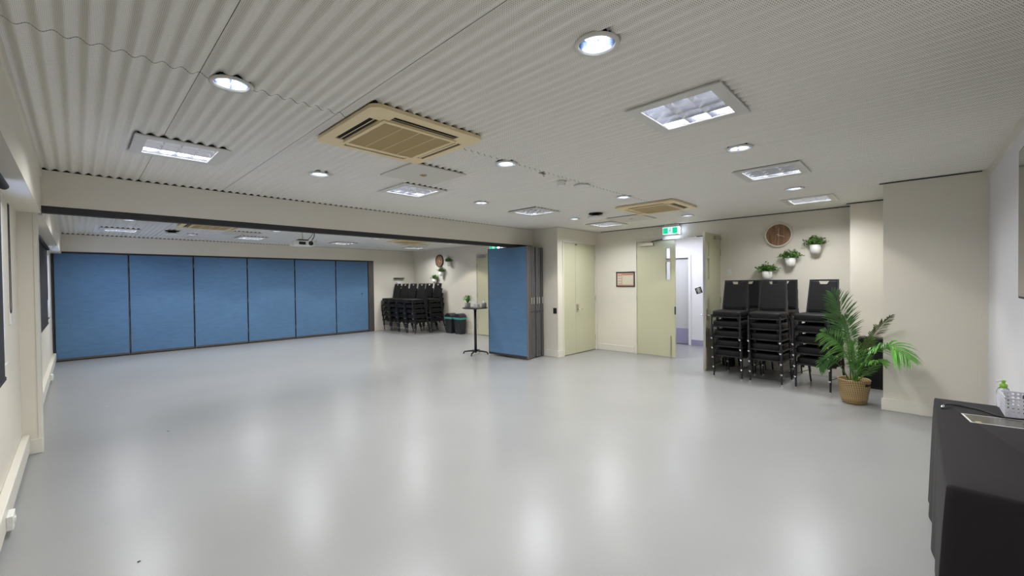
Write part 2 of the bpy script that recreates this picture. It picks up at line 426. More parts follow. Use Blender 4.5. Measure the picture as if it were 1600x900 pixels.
# boxed service duct along the window wall
struct(MB().box(XLL, XLL + .05, YTV + .02, YB0 - .03, .045, .20).build('trim_9', M_TRIM, bevel=.006), 'boxed cable duct along the foot of the window wall', 'trim')
struct(MB().box(XLL, XLL + .05, YB1 + .02, YF - .02, .045, .20).build('trim_10', M_TRIM, bevel=.006), 'boxed cable duct below the far window', 'trim')

# ------------------------------------------------------------------ windows and blinds
for nm, (y0, y1, z0, z1), lab in (('window_1', NW, 'aluminium window behind the near dark blind'), ('window_2', FW, 'aluminium window behind the far dark blind')):
    f = MB(); t = .04
    f.box(.60, .66, y0, y1, z0, z0 + t).box(.60, .66, y0, y1, z1 - t, z1)
    nmul = 4
    for i in range(nmul + 1):
        yy = y0 + (y1 - y0 - t) * i / nmul; f.box(.60, .66, yy, yy + t, z0 + t, z1 - t)
    w = struct(f.build(nm, M_ALU), lab, 'window')
    for i in range(nmul):
        ya = y0 + (y1 - y0 - t) * i / nmul + t; yb = y0 + (y1 - y0 - t) * (i + 1) / nmul
        box(.627, .633, ya, yb, z0 + t, z1 - t).build('pane', M_GLASS, w)
    MB().box(.66, XLL + .012, y0 - .02, y1 + .02, z0 - .02, z0).build('window_sill', M_TRIM, w, bevel=.003)
def blind(y0, y1, z0, z1, label, off):
    t = thing('roller_blind', label, 'blind', (XLL, (y0 + y1) / 2, z0), 0, 'roller blinds on the window wall')
    hy = (y1 - y0) / 2; h = z1 - z0; chain = .86 if off > .03 else .25
    box(off, off + .004, -hy, hy, .02, h - .04).build('fabric', M_BLIND, t)
    MB().lathe([(0, -hy), (.024, -hy), (.024, hy), (0, hy)], 14, (off + .02, 0, h - .035), 'y').build('roller', M_BLIND, t, smooth=False)
    box(off - .004, off + .010, -hy, hy, 0, .024).build('bottom_bar', M_BLIND, t, bevel=.003)
    pts = []
    for i in range(17):
        a = PI * i / 16; pts.append((.02, hy + chain + .05 * math.cos(a) * -1, .46 - .05 * math.sin(a)))
    pts = [(.02, hy + chain - .04, h - .04)] + pts + [(.02, hy + chain + .03, h - .04)]
    MB().tube(pts, .003, 6).build('pull_chain', M_BLACK, t)
blind(NW[0] - .1, 4.11, .99, 2.31, 'black roller blind on the window nearer the cloth-covered table', .045)
blind(FW[0] - .1, 10.6, .97, 2.30, 'black roller blind on the window beside the far blue folding wall', .022)
cs = thing('chain_bracket', 'small pale bracket with label plate holding the blind chain beside the pier', 'bracket', (XLL, 5.12, 1.30))
box(0, .012, -.05, .05, 0, .17).build('plate', M_WHITEP, cs, bevel=.003)
box(.012, .014, -.035, .035, .03, .12).build('label_plate', M_TRIMW, cs)

# ------------------------------------------------------------------ doors
def frame_mb(axis, a0, a1, z1, plane, depth, sgn, t=.05):
    # architrave and lining around an opening; axis 'y' = opening runs along y in an x-plane
    b = MB(); f0, f1 = (plane - .014, plane + depth) if sgn < 0 else (plane - depth, plane + .014)
    for q0, q1, za, zb in ((a0 - t, a0, 0, z1 + t), (a1, a1 + t, 0, z1 + t), (a0, a1, z1, z1 + t)):
        if axis == 'y': b.box(f0, f1, q0, q1, za, zb)
        else: b.box(q0, q1, f0, f1, za, zb)
    return b
def hinge_x(parent, x, y, zs):
    for z in zs: box(x - .006, x + .006, y - .012, y + .012, z - .055, z + .055).build('hinge', M_STEEL, parent)

# cupboard door (door_1)
d1 = struct(frame_mb('x', 8.352, 9.578, 2.447, YC, .06, -1, .035).build('door_1', M_TRIM, bevel=.004), 'pale green cupboard double door in a cream frame', 'door')
la = box(8.355, 8.797, YC + .008, YC + .05, .012, 2.444).build('door_leaf', M_DOOR, d1, bevel=.002)
lb = box(8.803, 9.575, YC + .008, YC + .05, .012, 2.444).build('door_leaf', M_DOOR, d1, bevel=.002)
for z in (.28, 1.2, 2.15):
    box(8.345, 8.357, YC - .008, YC + .012, z - .055, z + .055).build('hinge', M_STEEL, la)
    box(9.573, 9.585, YC - .008, YC + .012, z - .055, z + .055).build('hinge', M_STEEL, lb)
MB().box(8.822, 8.90, YC + .002, YC + .008, .93, 1.10).box(8.822, 8.90, YC - .006, YC + .002, 1.035, 1.09).build('lock_plate', M_STEEL, lb, bevel=.002)
MB().tube([(8.86, YC + .004, .985), (8.86, YC - .05, .985), (8.90, YC - .058, .985), (8.98, YC - .055, .985)], .009, 8).build('lever_handle', M_CHROME, lb, smooth=True)
MB().box(8.79, 8.85, YC - .004, YC + .008, 2.405, 2.425).build('catch', M_BLACK, la)
struct(box(8.335, 9.6, YC + .055, YC + .06, 0, 2.465).build('trim_11', M_VOID), 'dark gap behind the cupboard doors', 'trim')

# entrance double door (door_2)
d2 = struct(frame_mb('y', DY0, DY1, DZ, W, .14, -1, .03).build('door_2', M_TRIM, bevel=.003), 'double entrance door with one leaf shut and one leaf swung into the room', 'door')
LZ = (.012, DZ - .004)
def leaf_boxes(b, T, u0, u1, holes):
    ue = sorted({u0, u1, *[q for h in holes for q in h[:2]]}); ze = sorted({LZ[0], LZ[1], *[q for h in holes for q in h[2:]]})
    for i in range(len(ue) - 1):
        for j in range(len(ze) - 1):
            um, zm = (ue[i] + ue[i + 1]) / 2, (ze[j] + ze[j + 1]) / 2
            if any(h[0] < um < h[1] and h[2] < zm < h[3] for h in holes): continue
            vs_ = [T(u, w, z) for z in (ze[j], ze[j + 1]) for u, w in ((ue[i], 0), (ue[i + 1], 0), (ue[i + 1], .042), (ue[i], .042))]
            b.add(vs_, [(3, 2, 1, 0), (4, 5, 6, 7), (0, 1, 5, 4), (1, 2, 6, 5), (2, 3, 7, 6), (3, 0, 4, 7)])
holes = [(.655, .745, 1.62, 1.985), (.655, .745, 2.03, 2.27)]
def box_T(T, u0, u1, w0, w1, z0, z1):
    return MB().add([T(u, w, z) for z in (z0, z1) for u, w in ((u0, w0), (u1, w0), (u1, w1), (u0, w1))], [(3, 2, 1, 0), (4, 5, 6, 7), (0, 1, 5, 4), (1, 2, 6, 5), (2, 3, 7, 6), (3, 0, 4, 7)])
def make_leaf(T, Wd, opened):
    b = MB(); leaf_boxes(b, T, .004, Wd, holes)
    lf = b.build('door_leaf', M_DOOR, d2)
    for h in holes:
        box_T(T, h[0], h[1], .018, .024, h[2], h[3]).build('vision_pane', M_GLASS, lf)
        fr = MB()
        for q in ((h[0] - .012, h[0], h[2] - .012, h[3] + .012), (h[1], h[1] + .012, h[2] - .012, h[3] + .012), (h[0], h[1], h[2] - .012, h[2]), (h[0], h[1], h[3], h[3] + .012)):
            for w0, w1 in ((-.006, .003), (.039, .048)):
                fr.add([T(u, w, z) for z in q[2:] for u, w in ((q[0], w0), (q[1], w0), (q[1], w1), (q[0], w1))], [(3, 2, 1, 0), (4, 5, 6, 7), (0, 1, 5, 4), (1, 2, 6, 5), (2, 3, 7, 6), (3, 0, 4, 7)])
        fr.build('glazing_bead', M_DOOR, lf)
    for z in (.28, 1.22, 2.12):
        box_T(T, -.008, .006, -.012, .014, z - .055, z + .055).build('hinge', M_STEEL, lf)
    box_T(T, .10, .40, -.052, 0, DZ - .105, DZ - .04).build('door_closer', M_STEEL, lf, bevel=.004)
    return lf
# shut leaf: u runs from the hinge (Y=DY1) towards smaller Y, w into the wall
Ta = lambda u, w, z: (W + .004 + w, DY1 - u, z)
l_a = make_leaf(Ta, .845, False)
box_T(Ta, .745, .765, -.012, 0, .03, .46).build('floor_bolt', M_STEEL, l_a, bevel=.002)
box_T(Ta, .832, .85, -.004, .03, .90, 1.06).build('latch_plate', M_BLACKM, l_a)
MB().tube([(W - .02, DY1 - .35, DZ - .02), (W - .035, DY1 - .60, DZ + .012)], .009, 6).build('closer_arm', M_BLACKM, l_a)
# open leaf: hinge at Y=DY0, swung about ninety degrees into the room
ang = math.radians(91.5)
_du = Vector((-math.sin(ang), math.cos(ang), 0)); _dw = Vector((math.cos(ang), math.sin(ang), 0))
HX, HY = W - .02, DY0 + .002
Tb = lambda u, w, z: (HX + _du.x * u + abs(_dw.y) * 0 + _dw.x * w, HY + _du.y * u - .0 + w * abs(_dw.y) - .02, z)
l_b = make_leaf(Tb, .845, True)
box_T(Tb, .8452, .8475, .002, .040, LZ[0], LZ[1]).build('edge_strip', M_STEEL, l_b)
box_T(Tb, .77, .815, -.006, 0, .90, 1.09).build('lock_plate', M_STEEL, l_b, bevel=.002)
box_T(Tb, .77, .815, .042, .048, .90, 1.09).build('lock_plate', M_STEEL, l_b, bevel=.002)
for s, w0 in ((-1, 0), (1, .042)):
    MB().tube([Tb(.79, w0, .98), Tb(.79, w0 + s * .055, .98), Tb(.75, w0 + s * .06, .98), Tb(.67, w0 + s * .058, .98)], .010, 8).build('lever_handle', M_CHROME, l_b, smooth=True)
box_T(Tb, .80, .83, -.012, 0, .03, .42).build('floor_bolt', M_STEEL, l_b, bevel=.002)
MB().tube([(W - .012, DY0 + .42, DZ + .012), (W - .03, DY0 + .10, DZ + .012)], .009, 6).build('closer_arm', M_BLACKM, l_b)

# far room door (door_3)
d3 = struct(frame_mb('y', EY0, EY1, 2.46, W, .1, -1, .03).build('door_3', M_TRIM, bevel=.003), 'shut pale green door in the far room beyond the blue panel', 'door')
l3 = box(W + .006, W + .05, EY0 + .004, EY1 - .004, .012, 2.455).build('door_leaf', M_DOOR, d3, bevel=.002)
for z in (.28, 1.22, 2.12): box(W - .008, W + .01, EY1 - .012, EY1 + .004, z - .055, z + .055).build('hinge', M_STEEL, l3)
box(W - .05, W + .006, EY1 - .42, EY1 - .12, 2.35, 2.42).build('door_closer', M_STEEL, l3, bevel=.004)

# corridor seen through the open leaf
hwall('wall_corridor', 'pale corridor walls beyond the open door', M_CORR, [
    (11.62, 11.76, 1.2, 3.82, 0, 2.75), (11.62, 11.76, 3.82, 5.2, 2.16, 2.75), (11.62, 11.76, 5.2, 6.2, 0, 2.75), (W + .14, 11.76, 6.2, 6.3, 0, 2.75), (W + .14, 11.76, 1.1, 1.2, 0, 2.75)])
hwall('ceiling_corridor', 'plain white corridor ceiling', M_CORR, [(W + .14, 11.76, 1.1, 6.3, 2.70, 2.78)], 'ceiling')
d4 = struct(MB().box(11.59, 11.70, 3.76, 3.82, 0, 2.22).box(11.59, 11.70, 3.82, 5.2, 2.16, 2.22).build('door_4', M_CORR, bevel=.003), 'grey corridor door with a violet kick plate', 'door')
l4 = box(11.66, 11.70, 3.82, 5.2, .012, 2.155).build('door_leaf', M_CORRD, d4)
box(11.652, 11.66, 3.83, 5.19, .015, .40).build('kick_plate', M_VIOLET, l4)
struct(MB().box(11.604, 11.62, 1.2, 3.76, 0, .14).build('baseboard_corridor', M_VIOLET), 'violet vinyl skirting in the corridor', 'baseboard')
cl = thing('corridor_light', 'cool white surface light on the corridor ceiling', 'light', (10.75, 4.3, 2.70))
box(-.15, .15, -.6, .6, -.05, 0).build('housing', M_WHITEP, cl, bevel=.004)
box(-.13, .13, -.58, .58, -.056, -.05).build('diffuser', M_LAMP, cl)
light('corridor_lamp', 'AREA', 17, cl, (0, 0, -.06), (.80, .84, 1.0), .24, 'RECTANGLE', 1.1)
cl2 = thing('corridor_light', 'cool white surface light on the corridor ceiling opposite the open leaf', 'light', (10.75, 2.5, 2.70))
box(-.15, .15, -.5, .5, -.05, 0).build('housing', M_WHITEP, cl2, bevel=.004)
box(-.13, .13, -.48, .48, -.056, -.05).build('diffuser', M_LAMP, cl2)
light('corridor_lamp', 'AREA', 12.5, cl2, (0, 0, -.06), (.80, .84, 1.0), .24, 'RECTANGLE', .9)

# ------------------------------------------------------------------ folding walls
ow = thing('folding_wall', 'shut blue fabric folding wall of six panels across the far end', 'partition', (0, YF, 0))
edges = [.775, 1.968, 3.184, 4.374, 5.594, 6.808, 7.895]
for i in range(6):
    x0, x1 = edges[i] + .008, edges[i + 1] - .008
    p = box(x0 + .006, x1 - .006, .012, .09, .065, 2.335).build('panel', M_BLUE, ow, bevel=.003)
    MB().box(x0, x0 + .006, .008, .094, .06, 2.34).box(x1 - .006, x1, .008, .094, .06, 2.34).build('edge_frame', M_ALU_D, p)
    box(x0, x1, .006, .094, .022, .065).build('bottom_rail', M_JAMB, p)
    if i > 0:
        for z in (.36, 1.18, 2.10): box(x0 - .014, x0 - .002, .0, .02, z - .05, z + .05).build('hinge', M_JAMB, p)
    if i == 5:
        MB().lathe([(.018, 0), (.026, 0), (.026, -.008), (.018, -.008), (.018, 0)], 18, (7.67, .012, 1.275), 'y').build('key_ring', M_ALU_D, p)
MB().box(XLL, 8.085, -.005, .11, 2.338, 2.372).build('top_track', M_TRACK, ow)
MB().box(.775, 7.90, .03, .08, .004, .022).build('floor_seal', M_ALU_D, ow)
MB().box(7.90, 8.085, -.008, .10, 0, 2.338).build('end_jamb', M_JAMB, ow, bevel=.003)
MB().box(XLL, .775, -.008, .10, 0, 2.338).build('end_jamb', M_TRACK, ow)

fs = thing('folding_wall', 'stacked-open blue folding wall parked beside the cupboard', 'partition', (7.50, 5.47, 0))
def fold_panel(xa, ya, xb, yb, first):
    d = Vector((xb - xa, yb - ya, 0)); L = d.length; d.normalize(); n = Vector((d.y, -d.x, 0))    # n points to +x side
    T = lambda u, w, z: (xa + d.x * u + n.x * w, ya + d.y * u + n.y * w, z)
    p = box_T(T, .035, L - .012, 0, .072, .075, 2.326).build('panel', M_BLUE, fs, bevel=.003)
    box_T(T, 0, .035, -.004 if first else .008, .076 if first else .066, .03, 2.337).build('edge_frame', M_ALU, p, bevel=.002)
    box_T(T, -.003, 0, .030, .044, .05, 2.326).build('edge_groove', M_ALU_D, p)
    box_T(T, L - .012, L, -.004, .076, .03, 2.337).build('edge_frame', M_ALU_D, p)
    box_T(T, .035, L - .012, 0, .072, .03, .075).build('bottom_rail', M_ALU_D, p)
    box_T(T, .035, L - .012, 0, .072, 2.326, 2.337).build('top_rail', M_ALU_D, p)
    if not first:
        box_T(T, -.008, -.002, .02, .05, 1.14, 1.28).build('latch', M_CHROME, p)
        MB().lathe([(.0, 0), (.014, 0), (.014, -.012), (0, -.012)], 12, T(0, .036, .98), 'y').build('lock_knob', M_ALU_D, p)
    up_ = (YB0 / 2 + YB1 / 2 - 5.47 - ya) / d.y
    MB().tube([T(up_, .036, 2.336), T(up_, .036, 2.353)], .012, 8).build('trolley_pin', M_STEEL, p)
fold_panel(.005, -.005, -.065, 1.105, True)
for i in range(1, 6):
    xo = .012 + .102 * i + (.018 if i % 2 else 0)
    fold_panel(xo, .03 + .012 * i, xo + (.0 if i % 2 else -.015), 1.12, False)

# ------------------------------------------------------------------ ceiling fittings
def make_troffer():
    t = thing('louvre_light', '', 'ceiling light', (0, 0, H), 0, 'square louvre lights in the ceiling')
    a, o = .229, .305; zt = -.012
    f = MB()
    for q in ((-o, o, a, o), (-o, o, -o, -a), (-o, -a, -a, a), (a, o, -a, a)): f.box(q[0], q[1], q[2], q[3], zt, -.0005)
    f.build('frame', M_TRIMW, t, bevel=.002)
    gk = MB(); g0, g1 = a + .006, o - .014
    for q in ((-g1, g1, g0, g1), (-g1, g1, -g1, -g0), (-g1, -g0, -g0, g0), (g0, g1, -g0, g0)): gk.box(q[0], q[1], q[2], q[3], -.0004, .021)
    gk.build('gap_shade', M_VOID, t)  # black ring set in the flutes; shade over the frame put into its colour
    h = MB()
    for q in ((-a - .006, a + .006, a, a + .006), (-a - .006, a + .006, -a - .006, -a), (-a - .006, -a, -a, a), (a, a + .006, -a, a)): h.box(q[0], q[1], q[2], q[3], -.0005, .14)
    h.box(-a, a, -a, a, .134, .14).build('housing', M_REFL, t)
    for i in (1, 2, 3):
        x = -a + 2 * a * i / 4
        MB().add([(x - .012, -a, 0.045), (x, -a, -.004), (x + .012, -a, .045), (x - .012, a, .045), (x, a, -.004), (x + .012, a, .045)], [(0, 1, 4, 3), (1, 2, 5, 4), (2, 0, 3, 5), (0, 2, 1), (3, 4, 5)]).build('louvre_blade', M_REFL, t)
    for i in (1, 2):
        y = -a + 2 * a * i / 3
        MB().add([(-a, y - .028, .06), (-a, y - .006, .01), (-a, y, -.003), (-a, y + .006, .01), (-a, y + .028, .06), (a, y - .028, .06), (a, y - .006, .01), (a, y, -.003), (a, y + .006, .01), (a, y + .028, .06)],
                 [(0, 1, 6, 5), (1, 2, 7, 6), (2, 3, 8, 7), (3, 4, 9, 8), (4, 0, 5, 9), (0, 4, 3, 2, 1), (5, 6, 7, 8, 9)]).build('louvre_blade', M_REFL, t)
    for y in (-.153, 0, .153):
        MB().tube([(-a + .02, y, .10), (a - .02, y, .10)], .013, 8).build('lamp_tube', M_LAMP, t, smooth=True)
    return t
def make_downlight():
    t = thing('downlight', '', 'ceiling light', (0, 0, H), 0, 'round recessed downlights in the ceiling')
    MB().lathe([(.086, .004), (.086, -.006), (.090, -.012), (.104, -.010), (.109, -.003), (.109, 0.0), (.094, .002)], 36).build('trim_ring', M_TRIMW, t, smooth=True)
    MB().lathe([(.087, -.004), (.086, .02), (.078, .07), (.066, .098), (0, .098)], 32).build('reflector', M_REFLD, t, smooth=True)
    for s in (-1, 1):
        MB().tube([(-.065, s * .026, .014), (.045, s * .026, .014), (.055, s * .026, .020), (.055, s * .026, .030), (.045, s * .026, .036), (-.065, s * .026, .036)], .0065, 8).build('lamp_tube', M_LAMPD, t, smooth=True)
    MB().box(-.0012, .0012, -.086, .086, -.004, .012).build('cross_baffle', M_REFL, t)
    MB().box(-.086, .086, -.0012, .0012, -.004, .012).build('cross_baffle', M_REFL, t)
    return t
rown = {R1: 'the row nearest the screen', R2: 'the near air conditioner row', R3: 'the row before the beam',
        F1: 'the far folding wall row', F2: 'the far air conditioner row', F3: 'the row behind the beam'}
ordw = ['first', 'second', 'third', 'fourth', 'fifth', 'sixth', 'seventh']
def fit_label(kind, x, y):
    r = min(rown, key=lambda q: abs(q - y)); i = min(range(7), key=lambda q: abs(GX[q] - x))
    return '%s, %s from the window wall in %s' % (kind, ordw[i], rown[r])
tp = make_troffer(); dp = make_downlight()
for i, (x, y) in enumerate(TROF):
    o = tp if i == 0 else copy_tree(tp)
    o.location = (x, y, H); o['label'] = fit_label('square louvre light', x, y)
for i, (x, y) in enumerate(DOWN):
    o = dp if i == 0 else copy_tree(dp)
    o.location = (x, y, H); o.rotation_euler = (0, 0, .5 * i); o['label'] = fit_label('round downlight', x, y)
for i, (x, y) in enumerate(TROF):
    light('louvre_lamp', 'AREA', P_TROF, None, (x, y, H - .006), (.96, .975, 1.0), .40, 'SQUARE', spread=math.radians(150))
for i, (x, y) in enumerate(DOWN):
    lo = light('downlight_lamp', 'SPOT', P_DOWN, None, (x, y, H + .0), (1.0, .955, .87))
    lo.data.spot_size = math.radians(108); lo.data.spot_blend = .24; lo.data.shadow_soft_size = .04

def make_ac():
    t = thing('air_conditioner', '', 'air conditioner', (0, 0, H), 0, 'ceiling cassette air conditioners')
    o = .47; R = .07; zb = -.032
    bp_ = [-o, -o + R, -.396, -.322, -.275, .275, .322, .396, o - R, o]
    vs_ = []; fs_ = []; idx = {}
    def vid(x, y):
        k = (round(x, 4), round(y, 4))
        if k not in idx: idx[k] = len(vs_); vs_.append((x, y, zb + .005 * max(0, (max(abs(x), abs(y)) - .40) / .07) ** 2))
        return idx[k]
    for i in range(9):
        for j in range(9):
            xm, ym = (bp_[i] + bp_[i + 1]) / 2, (bp_[j] + bp_[j + 1]) / 2
            if abs(xm) > .40 and abs(ym) > .40: 
                sx, sy = (1 if xm > 0 else -1), (1 if ym > 0 else -1)
                c = (sx * (o - R), sy * (o - R)); arc = [vid(c[0] + sx * R * math.cos(PI / 2 * q / 6), c[1] + sy * R * math.sin(PI / 2 * q / 6)) for q in range(7)]
                fs_.append([vid(*c)] + arc); continue
            if (.322 < abs(xm) < .396 and abs(ym) < .275) or (.322 < abs(ym) < .396 and abs(xm) < .275): continue
            if abs(xm) < .30 and abs(ym) < .30 and False: continue
            fs_.append([vid(bp_[i], bp_[j]), vid(bp_[i + 1], bp_[j]), vid(bp_[i + 1], bp_[j + 1]), vid(bp_[i], bp_[j + 1])])
    pnl = MB().add(vs_, fs_).build('fascia_panel', M_AC, t)
    if pnl.data.polygons[0].normal.z > 0: pnl.data.flip_normals()
    md = pnl.modifiers.new('solid', 'SOLIDIFY'); md.thickness = .026; md.offset = -1
    inn = MB()
    for s in (-1, 1):
        inn.box(s * .36 - .036, s * .36 + .036, -.274, .274, -.024, .0).box(-.274, .274, s * .36 - .036, s * .36 + .036, -.024, .0)
    inn.build('outlet_shade', M_VOID, t)  # black boxes fill the outlets; shade of the slots put into their colour
    MB().box(-.445, .445, -.445, .445, -.005, .0205).build('gap_shade', M_VOID, t)  # black slab added to darken the flute gaps along the panel edge
    for s in (-1, 1):
        v1 = MB().bar((s * .357, -.268, -.029), (s * .357, .268, -.029), .016, .003, (s * .5, 0, 1)); v1.build('air_vane', M_AC, t)
        v2 = MB().bar((-.268, s * .357, -.029), (.268, s * .357, -.029), .016, .003, (0, s * .5, 1)); v2.build('air_vane', M_AC, t)
    gf = MB(); q = .315; w_ = .03; z0, z1 = zb - .010, zb + .0
    for r_ in ((-q, q, q - w_, q), (-q, q, -q, -q + w_), (-q, -q + w_, -q + w_, q - w_), (q - w_, q, -q + w_, q - w_)): gf.box(r_[0], r_[1], r_[2], r_[3], z0, z1)
    g = gf.build('intake_grille', M_AC, t, bevel=.003)
    sl = MB(); n = 44; w2 = q - w_
    for i in range(n):
        y = -w2 + 2 * w2 * (i + .5) / n; sl.box(-w2, w2, y - .0042, y + .0042, zb - .006, zb - .001)
    sl.box(-w2, w2, -w2, w2, zb - .0015, zb - .0005).build('grille_slats', M_ACG, g)['kind'] = 'stuff'
    for i in (1, 2, 3):
        x = -w2 + 2 * w2 * i / 4; box(x - .003, x + .003, -w2, w2, zb - .008, zb - .003).build('grille_rib', M_AC, g)
    return t
acp = make_ac()
acl = ['beige cassette air conditioner nearest the window wall in the near room', 'beige cassette air conditioner near the exit sign over the double door',
       'beige cassette air conditioner nearest the window wall in the far room', 'beige cassette air conditioner over the far stacked chairs']
for i, (x, y) in enumerate(ACS):
    o = acp if i == 0 else copy_tree(acp)
    o.location = (x, y, H); o['label'] = acl[i]
def access(x, y, sx, sy, label):
    t = thing('access_panel', label, 'access panel', (x, y, H), 0, 'ceiling access panels')
    box(-sx / 2, sx / 2, -sy / 2, sy / 2, -.014, -.0005).build('board', M_PANELW, t, bevel=.002)
    box(-sx / 2 + .014, sx / 2 - .014, -sy / 2 + .014, sy / 2 - .014, -.0004, .0205).build('gap_shade', M_VOID, t)  # black filler painting the shade in the flutes above the board
    MB().lathe([(0, -.019), (.018, -.019), (.020, -.014)], 16).build('latch_ring', M_BRASS, t)
    MB().lathe([(.026, -.0175), (.036, -.0175), (.036, -.014), (.026, -.014)], 20).build('latch_rim', M_BRASS, t)
access(3.68, 3.50, .65, .62, 'white access panel next to the near air conditioner by the window wall')
access(8.19, 3.53, .64, .66, 'white access panel next to the air conditioner near the exit sign')
access(3.68, 10.50, .65, .62, 'white access panel next to the far air conditioner by the window wall')
access(8.12, 10.52, .62, .58, 'white access panel next to the air conditioner over the far stacked chairs')

def smoke(x, y, label):
    t = thing('smoke_detector', label, 'smoke detector', (x, y, H), 0, 'smoke detectors')
    MB().lathe([(0, 0), (.056, 0), (.056, -.014), (.052, -.018), (.052, -.022), (0, -.022)], 24).build('base', M_WHITEP, t)
    MB().lathe([(.050, -.022), (.050, -.034), (.036, -.052), (.020, -.056), (0, -.056)], 24).build('sensing_head', M_WHITEP, t, smooth=True)
    MB().lathe([(.041, -.0445), (.0435, -.041), (.044, -.043)], 24).build('vent_slot', M_VOID, t)
smoke(5.01, 2.705, 'white smoke detector on the corrugated ceiling between the two near air conditioners')
smoke(5.0, 9.40, 'white smoke detector on the far room ceiling beside the projector')
def speaker(x, y, label):
    t = thing('ceiling_speaker', label, 'speaker', (x, y, H), 0, 'flat round ceiling speakers')
    MB().lathe([(0, 0), (.095, 0), (.098, -.006), (.088, -.012), (0, -.014)], 32).build('grille', M_WHITEP, t, smooth=True)
    MB().lathe([(.0885, -.012), (.092, -.0125), (.0905, -.010)], 32).build('rim', M_TRIMW, t)
speaker(5.35, 2.655, 'flat white disc on the ceiling next to the near smoke detector')
speaker(5.40, 9.42, 'flat white disc on the ceiling next to the far smoke detector')
def access_point(x, y, label):
    t = thing('wireless_access_point', label, 'access point', (x, y, H), 0, 'round wireless access points')
    MB().lathe([(0, 0), (.12, 0), (.12, -.012), (.07, -.022), (.07, -.036), (.115, -.046), (.118, -.050), (0, -.050)], 28).build('bracket', M_BLACK, t)
    MB().lathe([(0, -.0505), (.125, -.0505), (.135, -.056), (.132, -.078), (.10, -.094), (0, -.100)], 28).build('cover', M_WHITEP, t, smooth=True)
access_point(7.25, 3.68, 'white disc access point on a black mount near the cupboard')
access_point(2.52, 10.93, 'white disc access point on a black mount in the far room')
hk = thing('ceiling_hook', 'small metal hook plate on the ceiling before the smoke detector', 'hook', (4.57, 2.62, H))
MB().box(-.05, .05, -.012, .012, -.004, 0).build('plate', M_ALU, hk)
MB().tube([(.02, 0, -.004), (.02, 0, -.02), (.03, 0, -.028), (.04, 0, -.02)], .003, 6).build('hook', M_BLACKM, hk)

# projector in the far room
pj = thing('projector', 'white ceiling projector on a bracket in the far room', 'projector', (4.45, 9.10, H), math.radians(-4))
MB().lathe([(0, 0), (.07, 0), (.07, -.012), (0, -.012)], 20).build('ceiling_plate', M_WHITEP, pj)
MB().tube([(0, 0, -.01), (0, 0, -.20)], .02, 12).build('drop_pole', M_WHITEP, pj)
MB().box(-.10, .10, -.07, .07, -.215, -.20).bar((-.1, -.06, -.21), (-.16, -.1, -.232), .015, .008).bar((.1, .06, -.21), (.16, .1, -.232), .015, .008).build('mount_bracket', M_BLACKM, pj)
bd = box(-.21, .21, -.15, .15, -.335, -.232).build('body', M_WHITEP, pj, bevel=.012)
MB().lathe([(.0, -.149), (.045, -.150), (.045, -.165), (.035, -.165), (.0, -.158)], 20, (.12, 0, -.283), 'y').build('lens', M_BLACK, bd)
box(-.11, .02, -.152, -.149, -.315, -.255).build('vent', M_BLACK, bd)
MB().tube([(.12, .1, -.235), (.20, .06, -.21), (.24, .02, -.12), (.24, 0, -.04), (.22, 0, 0)], .008, 6).build('cable', M_BLACK, pj)
MB().tube([(.06, .1, -.235), (.12, .06, -.20), (.18, .02, -.12), (.22, 0, -.03), (.21, 0, 0)], .006, 6).build('cable', M_BLACK, pj)
cw = MB().tube([(9.3, YF - .05, 2.745), (9.28, YF - .05, 2.66), (9.33, YF - .05, 2.60), (9.42, YF - .05, 2.60), (9.45, YF - .05, 2.67), (9.38, YF - .05, 2.72)], .008, 6).build('cable_loop', M_WHITEP)
tag(cw, 'loop of white cable hanging in the far ceiling corner', 'cable')

# ------------------------------------------------------------------ wall items
def exit_sign(y, label):
    t = thing('exit_sign', label, 'exit sign', (W, y, 2.535), 0, 'green running man exit signs')
    box(-.13, -.03, -.165, .165, 0, .16).build('case', M_WHITEP, t, bevel=.004)
    box(-.10, 0, -.14, .14, .16, .205).build('mount', M_WHITEP, t)
    e_w = mat('sign_white', (.9, .95, .95), .4, emit=(.55, .95, .92), estr=1.1)
    e_g = mat('sign_green', (.02, .5, .3), .4, emit=(.005, .55, .28), estr=.9)
    e_d = mat('sign_dark', (.02, .2, .14), .4)
    s = box(-.134, -.130, -.155, .155, .008, .152).build('lit_face', e_w, t)
    box(-.136, -.134, .045, .147, .02, .140).build('green_field', e_g, s)
    box(-.136, -.134, -.147, -.045, .02, .140).build('green_field', e_g, s)
    m = MB(); X = -.1355
    for (a, b) in (((.004, .105), (.006, .068)), ((.006, .070), (-.018, .045)), ((-.018, .045), (-.022, .018)), ((.006, .070), (.020, .050)), ((.020, .050), (.037, .046)), ((.004, .098), (-.020, .088)), ((-.020, .088), (-.030, .072)), ((.004, .098), (.022, .084)), ((.022, .084), (.032, .092))):
        m.bar((X, a[0], a[1]), (X, b[0], b[1]), .009, .002, (1, 0, 0))
    m.lathe([(0, -.001), (.011, -.001), (.011, .001), (0, .001)], 12, (X, -.002, .124), 'x')
    m.build('running_man', e_d, s)
    light('sign_glow', 'AREA', 1.1, t, (-.08, 0, -.004), (.55, .68, 1.0), .09, 'RECTANGLE', .30)
    light('sign_glow_side', 'AREA', .5, t, (-.08, -.17, .08), (.55, .68, 1.0), .09, 'RECTANGLE', .14, rot=(PI / 2, 0, 0))
    return t
exit_sign(3.375, 'lit green running man exit sign above the double entrance door')
exit_sign(8.60, 'lit green exit sign in the far room, mostly hidden by the folded blue panels')

